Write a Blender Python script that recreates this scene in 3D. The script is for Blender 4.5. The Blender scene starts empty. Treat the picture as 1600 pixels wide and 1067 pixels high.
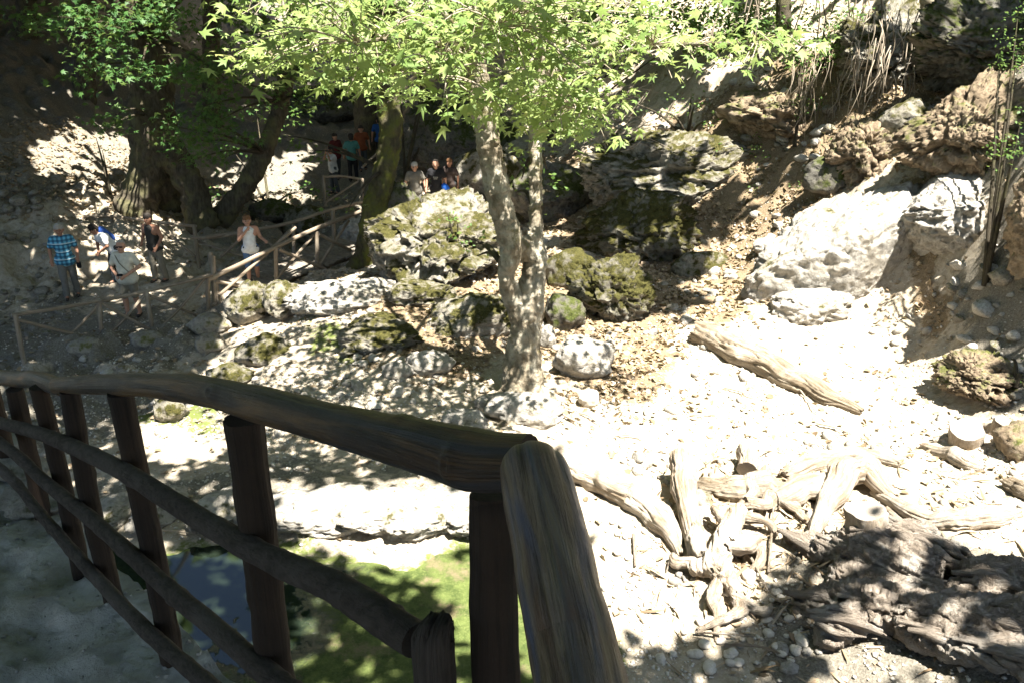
import bpy, math, random
import numpy as np
from mathutils import Vector, Matrix
random.seed(7); RNG = np.random.default_rng(11)
R = math.radians
sc = bpy.context.scene
COL = sc.collection

# ------------------------------------------------------------------ camera, sky, sun, exposure
CAMZ, PITCH, FPX = 6.5, R(22.3), 1300.0          # focal length in pixels of the 1600 px wide photograph
cam_d = bpy.data.cameras.new('camera'); cam = bpy.data.objects.new('camera', cam_d); COL.objects.link(cam)
cam.location = (0, 0, CAMZ); cam.rotation_euler = (R(90) - PITCH, 0, 0)
cam_d.sensor_width = 36; cam_d.lens = 36 * FPX / 1600; cam_d.clip_start = 0.05; cam_d.clip_end = 500
sc.camera = cam
SUN = np.array([0.24, -0.30, 0.90]); SUN /= np.linalg.norm(SUN)
w = bpy.data.worlds.new('World'); sc.world = w; w.use_nodes = True
nt = w.node_tree; bg = nt.nodes['Background']
sky = nt.nodes.new('ShaderNodeTexSky'); sky.sky_type = 'NISHITA'; sky.sun_disc = False
sky.sun_elevation = math.asin(SUN[2]); sky.sun_rotation = math.atan2(SUN[0], SUN[1])
nt.links.new(sky.outputs[0], bg.inputs[0]); bg.inputs[1].default_value = 0.052
sd = bpy.data.lights.new('sun', 'SUN'); sun = bpy.data.objects.new('sun', sd); COL.objects.link(sun)
sd.energy = 5.0; sd.angle = R(0.53); sd.color = (1, 0.95, 0.86)
sun.rotation_euler = Vector(SUN).to_track_quat('Z', 'Y').to_euler(); sun.location = (4, -1, 30)
vs = sc.view_settings; vs.view_transform = 'Standard'; vs.look = 'None'; vs.exposure = 2.45; vs.gamma = 1; vs.use_curve_mapping = False
sc.cycles.use_denoising = True; sc.cycles.max_bounces = 6; sc.cycles.diffuse_bounces = 4; sc.cycles.transmission_bounces = 4
sc.cycles.caustics_reflective = False; sc.cycles.caustics_refractive = False

# ------------------------------------------------------------------ noise and small maths
_perm = np.random.default_rng(3).permutation(256); _perm = np.concatenate([_perm, _perm, _perm])
_g = np.random.default_rng(4).normal(size=(256, 3)); _g /= np.linalg.norm(_g, axis=1)[:, None]
def perlin(p):
    p = np.asarray(p, float); i = np.floor(p).astype(int); f = p - i; i &= 255
    u = f * f * f * (f * (f * 6 - 15) + 10); out = 0
    for dx in (0, 1):
        for dy in (0, 1):
            for dz in (0, 1):
                h = _perm[_perm[_perm[(i[:, 0] + dx) & 255] + ((i[:, 1] + dy) & 255)] + ((i[:, 2] + dz) & 255)]
                g = _g[h]
                d = g[:, 0] * (f[:, 0] - dx) + g[:, 1] * (f[:, 1] - dy) + g[:, 2] * (f[:, 2] - dz)
                wx = u[:, 0] if dx else 1 - u[:, 0]; wy = u[:, 1] if dy else 1 - u[:, 1]; wz = u[:, 2] if dz else 1 - u[:, 2]
                out = out + wx * wy * wz * d
    return out * 1.5
def fbm(p, oct=4, lac=2.03, gain=.5):
    p = np.asarray(p, float); a, s, n = 1, 0, 0
    for k in range(oct):
        s = s + a * perlin(p + 17.3 * k); p = p * lac; a *= gain
    return s
def ridged(p, oct=4):
    p = np.asarray(p, float); a, s = 1, 0
    for k in range(oct):
        s = s + a * (1 - 2 * np.abs(perlin(p + 9.1 * k))); p = p * 2.1; a *= .5
    return s
def sstep(a, b, x):
    t = np.clip((x - a) / (b - a), 0, 1); return t * t * (3 - 2 * t)
def rayd(u, v):
    x = (u - 800) / FPX; y = -(v - 533.5) / FPX
    return np.array([x, math.cos(PITCH) + math.sin(PITCH) * y, -math.sin(PITCH) + math.cos(PITCH) * y])
EYE = np.array([0, 0, CAMZ])
def PY(u, v, Y): d = rayd(u, v); return EYE + d * (Y / d[1])
def PZ(u, v, z): d = rayd(u, v); return EYE + d * ((z - CAMZ) / d[2])
def to_px(P):
    P = np.atleast_2d(P) - EYE
    f = P[:, 1] * math.cos(PITCH) - P[:, 2] * math.sin(PITCH); up = P[:, 1] * math.sin(PITCH) + P[:, 2] * math.cos(PITCH)
    f = np.where(f < .05, .05, f)
    return 800 + FPX * P[:, 0] / f, 533.5 - FPX * up / f
def in_poly(px, py, poly):
    poly = np.asarray(poly, float); ins = np.zeros(len(px), bool); n = len(poly); j = n - 1
    for i in range(n):
        xi, yi = poly[i]; xj, yj = poly[j]
        c = ((yi > py) != (yj > py)) & (px < (xj - xi) * (py - yi) / (yj - yi + 1e-12) + xi)
        ins ^= c; j = i
    return ins
def poly_sdf(px, py, poly):
    poly = np.asarray(poly, float); d = np.full(len(px), 1e9); n = len(poly)
    for i in range(n):
        a = poly[i]; b = poly[(i + 1) % n]; ab = b - a
        t = np.clip(((px - a[0]) * ab[0] + (py - a[1]) * ab[1]) / (ab @ ab), 0, 1)
        d = np.minimum(d, np.hypot(px - a[0] - t * ab[0], py - a[1] - t * ab[1]))
    return np.where(in_poly(px, py, poly), -d, d)

# ------------------------------------------------------------------ materials
def mat(name, build, rough=.85, spec=.3):
    m = bpy.data.materials.new(name); m.use_nodes = True; t = m.node_tree
    b = t.nodes['Principled BSDF']; b.inputs['Roughness'].default_value = rough
    b.inputs['Specular IOR Level'].default_value = spec
    build(t, b); return m
class N:
    """short node wiring"""
    def __init__(s, t): s.t = t
    def new(s, k, **kw):
        n = s.t.nodes.new(k)
        for a, v in kw.items(): setattr(n, a, v)
        return n
    def l(s, a, b): s.t.links.new(a, b)
    def put(s, v, sock):
        if isinstance(v, bpy.types.NodeSocket): s.l(v, sock)
        elif isinstance(v, tuple) and len(v) == 3 and sock.type == 'RGBA': sock.default_value = (*v, 1)
        else: sock.default_value = v
    def coord(s, kind='Object', scale=(1, 1, 1)):
        c = s.new('ShaderNodeTexCoord'); m = s.new('ShaderNodeMapping'); s.l(c.outputs[kind], m.inputs[0]); m.inputs['Scale'].default_value = scale
        return m.outputs[0]
    def noise(s, vec, scale, detail=6, rough=.6, dist=0):
        n = s.new('ShaderNodeTexNoise'); s.l(vec, n.inputs['Vector']); n.inputs['Scale'].default_value = scale
        n.inputs['Detail'].default_value = detail; n.inputs['Roughness'].default_value = rough; n.inputs['Distortion'].default_value = dist
        return n.outputs[0]
    def voro(s, vec, scale, feat='F1', out=0):
        n = s.new('ShaderNodeTexVoronoi', feature=feat); s.l(vec, n.inputs['Vector']); n.inputs['Scale'].default_value = scale
        return n.outputs[out]
    def ramp(s, f, a, b, lo=0., hi=1.):
        n = s.new('ShaderNodeMapRange', interpolation_type='SMOOTHSTEP'); s.put(f, n.inputs[0])
        n.inputs[1].default_value = a; n.inputs[2].default_value = b; n.inputs[3].default_value = lo; n.inputs[4].default_value = hi
        return n.outputs[0]
    def mix(s, f, a, b, mode='MIX'):
        n = s.new('ShaderNodeMix', data_type='RGBA', blend_type=mode); s.put(f, n.inputs[0]); s.put(a, n.inputs[6]); s.put(b, n.inputs[7]); return n.outputs[2]
    def math(s, op, a, b=0.):
        n = s.new('ShaderNodeMath', operation=op); s.put(a, n.inputs[0]); s.put(b, n.inputs[1]); return n.outputs[0]
    def attr(s, name): return s.new('ShaderNodeAttribute', attribute_name=name)
    def bump(s, h, dist, b, strength=1., prev=None):
        n = s.new('ShaderNodeBump'); n.inputs['Strength'].default_value = strength; n.inputs['Distance'].default_value = dist; s.put(h, n.inputs['Height'])
        if prev is not None: s.l(prev, n.inputs['Normal'])
        if b is not None: s.l(n.outputs[0], b.inputs['Normal'])
        return n.outputs[0]
    def normal_z(s):
        g = s.new('ShaderNodeNewGeometry'); x = s.new('ShaderNodeSeparateXYZ'); s.l(g.outputs['Normal'], x.inputs[0]); return x.outputs[2]

def m_ground():
    def f(t, b):
        n = N(t); c = n.coord('Object'); z = n.attr('zone'); sp = n.new('ShaderNodeSeparateColor'); n.l(z.outputs['Color'], sp.inputs[0])
        lit, alg, drk = sp.outputs
        n1 = n.noise(c, 1.3, 8, .65); n2 = n.noise(c, 9, 8, .7); n3 = n.noise(c, 38, 5, .7); v = n.voro(c, 26)
        base = n.mix(n.ramp(n1, .3, .7), (.47, .41, .325), (.34, .295, .225))
        base = n.mix(n.ramp(n2, .38, .72), base, (.27, .225, .165))
        base = n.mix(n.ramp(v, .05, .35, .5, 0), base, (.56, .52, .45))
        litc = n.mix(n.ramp(n3, .35, .65), (.115, .083, .052), (.30, .228, .15))
        litc = n.mix(n.ramp(n2, .4, .7), litc, (.20, .155, .095))
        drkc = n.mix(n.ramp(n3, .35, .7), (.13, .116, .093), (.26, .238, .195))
        algc = n.mix(n.ramp(n2, .3, .7), (.065, .088, .022), (.13, .155, .045))
        wob = n.math('MULTIPLY', n.math('SUBTRACT', n2, .5), 1.5)
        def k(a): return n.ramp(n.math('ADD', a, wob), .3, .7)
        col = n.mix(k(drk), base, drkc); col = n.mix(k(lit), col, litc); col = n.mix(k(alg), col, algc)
        n.l(col, b.inputs[0])
        p = n.bump(n1, .12, None, .6); p = n.bump(n2, .05, None, .8, p); n.bump(n3, .02, b, .9, p)
    return mat('ground_soil', f, .95, .1)
def m_rock(name, moss=.3, pale=(.47, .445, .40), dark=(.22, .205, .18), mosscol=((.026, .028, .008), (.085, .076, .022)), pit=1., bs=1.):
    def f(t, b):
        n = N(t); c = n.coord('Object'); n1 = n.noise(c, 1.7, 9, .65); n2 = n.noise(c, 7, 9, .72); n3 = n.noise(c, 30, 6, .7); v = n.voro(c, 5.5); cr = n.voro(c, 2.3, 'DISTANCE_TO_EDGE')
        col = n.mix(n.ramp(n2, .32, .66), dark, pale); col = n.mix(n.ramp(n1, .4, .75, 0, .6), col, (.38, .33, .25))
        col = n.mix(n.ramp(n3, .5, .75, 0, .55), col, dark)
        mc = n.mix(n.ramp(n3, .3, .7), *mosscol)
        up = n.normal_z(); k = n.math('ADD', n.math('ADD', n1, n.math('MULTIPLY', n2, .6)), n.math('MULTIPLY', up, .16))
        th = 1.12 - .5 * moss
        col = n.mix(n.ramp(k, th - .10, th + .12), col, mc)
        n.l(col, b.inputs[0])
        p = n.bump(n1, .12 * bs, None, .7); p = n.bump(n.ramp(v, 0, .5), .06 * pit * bs, None, .8, p); p = n.bump(n2, .06 * bs, None, .9, p); n.bump(n3, .02 * bs, b, .9, p)
    return mat(name, f, .92, .15)
def m_wood(name, c1, c2, c3, streak=(7, 1.1), bump=.012, rough=.7, patch=.5, spec=.3, blue=None, moss=None, pst=None):
    """wood and bark with the grain running along the UV length"""
    def f(t, b):
        n = N(t); uv = n.coord('UV', (streak[0], streak[1], 1)); o = n.coord('Object')
        g = n.noise(uv, 3.2, 9, .65, .6); g2 = n.noise(n.coord('UV', (streak[0] * 4, streak[1] * 1.6, 1)), 4, 6, .7); pz = n.noise(o, 2.1, 7, .6, .4) if pst is None else n.noise(n.coord('UV', (pst[0], pst[1], 1)), 3, 7, .6, .8); fine = n.noise(o, 60, 4, .6)
        col = n.mix(n.ramp(g, .33, .68), c1, c2); col = n.mix(n.ramp(pz, .5 - .1 * patch, .66, 0, min(1, patch * 1.5)), col, c3)
        if blue: col = n.mix(n.ramp(n.noise(n.coord('UV', (streak[0] * .5, streak[1] * .5, 1)), 3, 4, .5, 1.2), .5, .64, 0, .9), col, blue)  # bluish sky sheen of the polished rails, put into the colour as streaks
        col = n.mix(n.ramp(g2, .54, .72, 0, .8), col, tuple(x * .32 for x in c1))
        if moss: col = n.mix(n.ramp(n.noise(o, 1.3, 8, .7, .3), .54, .64, 0, .85), col, moss)
        n.l(col, b.inputs[0])
        p = n.bump(g, bump * 1.6, None, .9); p = n.bump(g2, bump, None, .9, p); n.bump(fine, bump * .25, b, .7, p)
    return mat(name, f, rough, spec)
def m_cut():
    def f(t, b):
        n = N(t); c = n.coord('UV'); d = n.new('ShaderNodeVectorMath', operation='LENGTH'); n.l(c, d.inputs[0])
        nz = n.noise(c, 3, 4); wv = n.math('SINE', n.math('MULTIPLY', n.math('ADD', d.outputs['Value'], n.math('MULTIPLY', nz, .25)), 95))
        n.l(n.mix(n.ramp(wv, -1, 1), n.mix(n.ramp(n.noise(c, 2.5, 6, .7), .4, .65), (.16, .135, .11), (.22, .195, .165)), (.27, .24, .205)), b.inputs[0])
    return mat('sawn_end', f, .9, .1)
def m_leaf(name, a, b_, c_, trans=.5):
    m = bpy.data.materials.new(name); m.use_nodes = True; t = m.node_tree; n = N(t); pb = t.nodes['Principled BSDF']
    tint = n.attr('tint').outputs['Fac']
    col = n.mix(n.ramp(tint, 0, .6), a, b_); col = n.mix(n.ramp(tint, .86, 1.05), col, c_)
    n.l(col, pb.inputs[0]); pb.inputs['Roughness'].default_value = .55; pb.inputs['Specular IOR Level'].default_value = .35
    tr = n.new('ShaderNodeBsdfTranslucent'); n.l(n.mix(.35, col, (.40, .50, .14)), tr.inputs[0])
    mx = n.new('ShaderNodeMixShader'); mx.inputs[0].default_value = trans; n.l(pb.outputs[0], mx.inputs[1]); n.l(tr.outputs[0], mx.inputs[2])
    n.l(mx.outputs[0], t.nodes['Material Output'].inputs[0]); return m
def m_plain(name, col, rough=.8, var=.12, scale=30, spec=.25):
    def f(t, b):
        n = N(t); c = n.coord('Object'); z = n.noise(c, scale, 4)
        n.l(n.mix(n.ramp(z, .3, .7), tuple(x * (1 - var) for x in col), tuple(min(1, x * (1 + var)) for x in col)), b.inputs[0]); n.bump(z, .004, b, .5)
    return mat(name, f, rough, spec)
def m_water():
    def f(t, b):
        n = N(t); c = n.coord('Object'); a = n.noise(c, .55, 6, .6, .6); d = n.noise(c, 5, 8, .7); e = n.noise(c, 40, 4, .7); xs = n.new('ShaderNodeSeparateXYZ'); n.l(c, xs.inputs[0])
        k = n.math('ADD', n.math('ADD', a, n.math('MULTIPLY', d, .35)), n.math('MULTIPLY', n.math('ADD', xs.outputs[0], 2.45), .22)); al = n.ramp(k, .60, .78)
        g = n.mix(n.ramp(d, .3, .7), (.044, .064, .018), (.105, .132, .040)); g = n.mix(n.ramp(e, .5, .75, 0, .5), g, (.17, .19, .07))
        g = n.mix(n.ramp(n.noise(c, 1.6, 8, .7), .52, .68), g, (.16, .13, .078))
        n.l(n.mix(al, (.012, .018, .012), g), b.inputs[0]); n.l(n.ramp(al, 0, 1, .04, .8), b.inputs['Roughness'])
        n.l(n.ramp(al, 0, 1, .5, .12), b.inputs['Specular IOR Level'])
        h = n.math('MULTIPLY', n.math('ADD', d, n.math('MULTIPLY', e, .4)), al); n.bump(h, .05, b, .8)
    return mat('pond_water_and_algae', f, .1, .5)
def m_plaid():
    def f(t, b):
        n = N(t); c = n.coord('Object'); x = n.new('ShaderNodeSeparateXYZ'); n.l(c, x.inputs[0])
        def st(o, k, th): return n.math('GREATER_THAN', n.math('SINE', n.math('MULTIPLY', o, k)), th)
        col = n.mix(n.math('MULTIPLY', st(x.outputs[0], 70., 0.), .6), (.13, .42, .60), (.02, .05, .11)); col = n.mix(n.math('MULTIPLY', st(x.outputs[2], 70., 0.), .6), col, (.015, .04, .09))
        col = n.mix(n.math('MULTIPLY', st(x.outputs[2], 35., .93), .8), col, (.6, .75, .8)); n.l(col, b.inputs[0])
    return mat('plaid_cloth', f, .9, .1)

M = {
 'ground': m_ground(), 'cut': m_cut(), 'water': m_water(), 'plaid': m_plaid(),
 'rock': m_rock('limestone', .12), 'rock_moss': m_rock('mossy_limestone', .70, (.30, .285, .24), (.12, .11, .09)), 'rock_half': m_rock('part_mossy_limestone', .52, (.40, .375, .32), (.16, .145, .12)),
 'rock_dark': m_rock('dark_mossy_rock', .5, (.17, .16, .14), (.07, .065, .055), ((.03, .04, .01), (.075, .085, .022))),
 'rock_brown': m_rock('brown_weathered_rock', .34, (.33, .255, .175), (.12, .09, .06), ((.06, .07, .018), (.13, .13, .04))),
 'cobble': m_rock('cobble_stone', -.6, (.54, .505, .45), (.40, .365, .31), pit=.2, bs=.06),
 'wall': m_rock('wall_stone', .28, (.30, .275, .235), (.12, .11, .09), ((.06, .065, .02), (.12, .115, .04)), bs=.2), 'rock_small': m_rock('small_limestone', .1, bs=.1),
 'earth': m_rock('packed_grey_earth', -.6, (.52, .505, .485), (.30, .285, .265), pit=.5, bs=.35),
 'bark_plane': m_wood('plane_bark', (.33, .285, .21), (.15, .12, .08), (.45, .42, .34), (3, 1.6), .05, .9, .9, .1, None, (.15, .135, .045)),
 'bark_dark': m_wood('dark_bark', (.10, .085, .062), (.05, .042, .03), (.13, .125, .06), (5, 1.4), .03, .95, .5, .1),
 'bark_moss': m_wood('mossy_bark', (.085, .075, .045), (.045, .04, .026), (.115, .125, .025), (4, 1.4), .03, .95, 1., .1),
 'drift': m_wood('bleached_driftwood', (.44, .375, .30), (.25, .19, .13), (.50, .45, .38), (5, .8), .035, .9, .5, .1),
 'drift_dark': m_wood('grey_weathered_root', (.35, .30, .25), (.19, .155, .12), (.43, .40, .355), (16, .9), .06, .95, .5, .1),
 'log': m_wood('weathered_log', (.36, .30, .225), (.17, .13, .085), (.42, .37, .30), (7, .7), .04, .9, .4, .1),
 'rail': m_wood('dark_polished_rail', (.056, .036, .023), (.023, .016, .012), (.17, .095, .038), (3, .5), .005, .36, 1., .45, (.040, .040, .046), None, (1.5, .9)), 'rail_end': m_plain('dark_sawn_end', (.055, .038, .026), .8, .3, 40),
 'rail_near': m_wood('worn_rail', (.20, .120, .075), (.052, .032, .023), (.32, .24, .15), (3.2, 1.0), .007, .32, .8, .5, (.105, .12, .19), None, (3, 1.2)),
 'rail_bark': m_wood('bark_rail', (.115, .094, .080), (.062, .050, .042), (.17, .147, .13), (2.5, 9), .012, .8, .4, .2),
 'post': m_wood('dark_post', (.034, .022, .016), (.017, .012, .009), (.055, .034, .021), (4, .6), .004, .75, .5, .25),
 'post_grey': m_wood('weathered_post', (.080, .066, .056), (.040, .032, .027), (.12, .10, .088), (8, .5), .005, .85, .3, .2),
 'fence': m_wood('fence_pole', (.27, .22, .165), (.16, .125, .09), (.32, .28, .22), (4, .6), .006, .85, .4, .15),
 'plank': m_wood('bridge_plank', (.24, .21, .175), (.145, .125, .10), (.30, .27, .23), (3, 2), .006, .9, .3, .1),
 'twig': m_plain('dry_twig', (.30, .25, .19)), 'twig_dark': m_plain('dark_twig', (.10, .08, .055)),
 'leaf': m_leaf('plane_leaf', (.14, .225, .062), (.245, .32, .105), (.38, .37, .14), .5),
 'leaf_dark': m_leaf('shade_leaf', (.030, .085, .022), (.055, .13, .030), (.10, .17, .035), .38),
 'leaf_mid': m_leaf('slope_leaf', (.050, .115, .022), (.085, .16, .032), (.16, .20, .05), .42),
 'litter': m_leaf('fallen_leaf', (.17, .118, .072), (.30, .225, .145), (.43, .36, .255), .1),
 'skin': m_plain('skin', (.42, .235, .16), .6, .06), 'skin_tan': m_plain('tanned_skin', (.32, .165, .105), .6, .06),
}
def cloth(name, c, rough=.9): return m_plain(name, c, rough, .1, 14, .1)

# ------------------------------------------------------------------ object helpers
def tag(o, label=None, cat=None, group=None, kind=None):
    if label: o['label'] = label
    if cat: o['category'] = cat
    if group: o['group'] = group
    if kind: o['kind'] = kind
    return o
def link(name, me, parent=None, loc=None):
    o = bpy.data.objects.new(name, me); COL.objects.link(o)
    if parent is not None: o.parent = parent
    if loc is not None: o.location = loc
    return o
def empty(name, loc=(0, 0, 0)): return link(name, None, None, tuple(loc))
def mesh(name, V, F, mats, smooth=True, uv=None, mi=None, tint=None):
    me = bpy.data.meshes.new(name); V = np.asarray(V, np.float32)
    if isinstance(F, np.ndarray):
        nf, k = F.shape; me.vertices.add(len(V)); me.vertices.foreach_set('co', V.ravel()); me.loops.add(nf * k)
        me.loops.foreach_set('vertex_index', F.astype(np.int32).ravel()); me.polygons.add(nf)
        me.polygons.foreach_set('loop_start', np.arange(0, nf * k, k, dtype=np.int32)); me.update(calc_edges=True)
    else: me.from_pydata(V.tolist(), [], F)
    for m in (mats if isinstance(mats, (list, tuple)) else [mats]): me.materials.append(m)
    if smooth: me.polygons.foreach_set('use_smooth', np.ones(len(me.polygons), bool))
    if mi is not None: me.polygons.foreach_set('material_index', np.asarray(mi, np.int32))
    if uv is not None:
        l = me.uv_layers.new(name='UVMap'); li = np.zeros(len(me.loops), np.int32); me.loops.foreach_get('vertex_index', li); l.data.foreach_set('uv', np.asarray(uv, np.float32)[li].ravel())
    if tint is not None:
        a = me.attributes.new('tint', 'FLOAT', 'POINT'); a.data.foreach_set('value', np.asarray(tint, np.float32))
    me.validate(); me.update(); return me
def catmull(P, n):
    P = np.asarray(P, float); Q = np.vstack([2 * P[0] - P[1], P, 2 * P[-1] - P[-2]]); out = []; m = len(P) - 1
    for s in np.linspace(0, m, n):
        i = min(int(s), m - 1); t = s - i; a, b, c, d = Q[i:i + 4]
        out.append(.5 * (2 * b + (c - a) * t + (2 * a - 5 * b + 4 * c - d) * t * t + (3 * b - a - 3 * c + d) * t ** 3))
    return np.array(out)
def tube(P, rad, seg=14, rings=None, amp=.08, freq=3., grain=0., seed=0., flat=None, dome=0., groove=0., knots=0, jag=0.):
    """bent log: list of points, radius at each, bumpy outline; sawn ends take material slot 1"""
    P = np.asarray(P, float); L = np.linalg.norm(np.diff(P, axis=0), axis=1).sum(); rad = np.asarray(rad, float)
    if rings is None: rings = int(np.clip(L / max(.02, rad.mean() * .5), 8, 90))
    C = catmull(P, rings) if len(P) > 2 else np.linspace(P[0], P[-1], rings)
    rr = np.interp(np.linspace(0, 1, rings), np.linspace(0, 1, len(rad)), rad)
    T = np.gradient(C, axis=0); T /= np.linalg.norm(T, axis=1)[:, None] + 1e-9
    u = np.cross(T[0], [0, 0, 1]); u = u if np.linalg.norm(u) > .1 else np.cross(T[0], [0, 1, 0]); u /= np.linalg.norm(u)
    rg = np.random.default_rng(int(seed * 100) + 1); ga = rg.uniform(0, 6.28, 9); gw = rg.uniform(.05, .13, 9); kn_ = [(rg.uniform(.05, .95), rg.uniform(0, 6.28), rg.uniform(.12, .3)) for _ in range(knots)]
    th = np.linspace(0, 2 * math.pi, seg, endpoint=False); ln = np.r_[0, np.cumsum(np.linalg.norm(np.diff(C, axis=0), axis=1))]; D = np.zeros((rings, seg, 3))
    for i in range(rings):
        u = u - T[i] * (u @ T[i]); u /= np.linalg.norm(u); v = np.cross(T[i], u); D[i] = np.cos(th)[:, None] * u + np.sin(th)[:, None] * v
    k = 1 + amp * fbm((C[:, None] + D * rr[:, None, None]).reshape(-1, 3) * freq + seed, 3).reshape(rings, seg) if amp else np.ones((rings, seg))
    c3 = np.c_[np.tile(np.cos(th) * 2.2, rings), np.tile(np.sin(th) * 2.2, rings), np.repeat(ln * .6, seg)]
    if grain: k = k + grain * ridged(c3 + seed, 3).reshape(rings, seg)
    if groove:                                        # long drying splits that wander and stop
        for j in range(9):
            on = sstep(-.05, .25, perlin(np.c_[ln * 1.6 / max(.05, rr.mean() * 6), np.full(rings, j * 3.7), np.full(rings, seed)])); wn = .5 * perlin(np.c_[ln * 2., np.full(rings, j * 5.1), np.full(rings, seed + 3)])
            dth = (th[None] - ga[j] - wn[:, None] + math.pi) % (2 * math.pi) - math.pi; k = k - groove * on[:, None] * np.exp(-(dth / gw[j]) ** 2)
    for kt, ka, kh in kn_:
        dl = ((np.arange(rings) / (rings - 1) - kt) * L / rr)[:, None]; dth = ((th - ka + math.pi) % (2 * math.pi) - math.pi)[None]; q2 = dl * dl + dth * dth * 1.2; k = k + kh * np.exp(-q2 * 3.2) - kh * .9 * np.exp(-q2 * 22)
    d2 = D * (rr[:, None] * k)[:, :, None]
    if jag:
        for i in (0, 1, rings - 2, rings - 1): d2[i] += T[i] * (rr[i] * jag * fbm(np.c_[np.cos(th) * 2.5, np.sin(th) * 2.5, np.full(seg, seed + (i > 2) * 7)], 3))[:, None]
    if flat: d2 = d2 * np.array(flat)
    V = (C[:, None] + d2).reshape(-1, 3); UV = np.c_[np.tile(th / (2 * math.pi), rings), np.repeat(ln, seg)]; F, MI = [], []
    for i in range(rings - 1):
        for j in range(seg):
            a = i * seg + j; b = i * seg + (j + 1) % seg
            F.append((a, b, b + seg, a + seg)); MI.append(0)
    base = len(V); capV, capU = [], []
    for e, (i, sgn) in enumerate(((0, -1), (rings - 1, 1))):
        ring = V[i * seg:(i + 1) * seg]; c = ring.mean(0) + T[i] * sgn * (rr[i] * dome)
        ids = list(range(len(V) + len(capV), len(V) + len(capV) + seg)); capV += list(ring); capU += [(math.cos(t), math.sin(t)) for t in th]
        ci = len(V) + len(capV); capV.append(c); capU.append((0, 0))
        for j in range(seg):
            a, b = ids[j], ids[(j + 1) % seg]; F.append((b, a, ci) if e == 0 else (a, b, ci)); MI.append(1)
    return np.vstack([V, capV]), F, np.vstack([UV, capU]), MI
def log(name, P, rad, m, parent=None, seg=14, rings=None, amp=.08, freq=3., grain=0., seed=None, cut=True, flat=None, dome=0., origin=None, groove=0., knots=0, jag=0.):
    P = np.asarray(P, float); o0 = np.zeros(3) if parent is not None else (P[0] if origin is None else np.asarray(origin))
    if parent is not None: o0 = np.asarray(parent.get('_o', (0, 0, 0)), float)
    V, F, U, I = tube(P, rad, seg, rings, amp, freq, grain, random.random() * 50 if seed is None else seed, flat, dome, groove, knots, jag)
    return link(name, mesh(name, V - o0, F, [m, M['cut'] if cut is True else (M[cut] if cut else m)], True, U, I), parent, None if parent is not None else tuple(o0))
def root(name, loc):
    """empty at the foot of a thing; parts are built in world coordinates and shifted to it"""
    o = empty(name, loc); o['_o'] = tuple(float(x) for x in loc); return o
def ico(sub):
    import bmesh
    if sub not in ico.c:
        b = bmesh.new(); bmesh.ops.create_icosphere(b, subdivisions=sub, radius=1); b.verts.ensure_lookup_table()
        ico.c[sub] = (np.array([v.co[:] for v in b.verts]), np.array([[v.index for v in f.verts] for f in b.faces])); b.free()
    return ico.c[sub]
ico.c = {}
def rock_mesh(name, r, m, sub=4, seed=0., rough=.22, freq=1.1, chunk=.25, top=1., rz=0., tilt=0., fine=.05, crack=.13):
    V, F = ico(sub); V = V.copy()
    k = 1 + rough * fbm(V * freq + seed, 4) + fine * ridged(V * 4.5 + seed, 4)
    V = V * k[:, None]
    for i in range(7):                                  # planes that chip flats off it
        rg = np.random.default_rng(int(seed * 10) + i); d = rg.normal(size=3); d /= np.linalg.norm(d); h = 1 - chunk * rg.uniform(.3, 1.2)
        q = V @ d; over = q > h; V[over] -= np.outer((q[over] - h) * .8, d)
    rg = np.random.default_rng(int(seed * 100)); sd = rg.normal(size=(26, 3)); sd = sd / np.linalg.norm(sd, axis=1)[:, None] * rg.uniform(.75, 1.1, (26, 1))
    Wp = V + .16 * np.c_[fbm(V * 2.5 + seed, 3), fbm(V * 2.5 + seed + 9, 3), fbm(V * 2.5 + seed + 18, 3)]
    d = np.sort(((Wp[:, None] - sd[None]) ** 2).sum(-1), axis=1)[:, :2] ** .5; V = V * (1 - crack * np.exp(-(d[:, 1] - d[:, 0]) * 16) * (.4 + sstep(-.3, .4, perlin(V * 1.7 + seed))))[:, None]
    V = V + (.045 * fbm(V * 6 + seed, 4) + fine * .35 * ridged(V * 13 + seed, 3))[:, None] * V
    V = V * np.asarray(r); V[:, 2] = np.where(V[:, 2] > 0, V[:, 2] * top, V[:, 2])
    mt = Matrix.Rotation(rz, 3, 'Z') @ Matrix.Rotation(tilt, 3, 'Y'); V = V @ np.array(mt).T
    return mesh(name, V, F, m)
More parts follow.
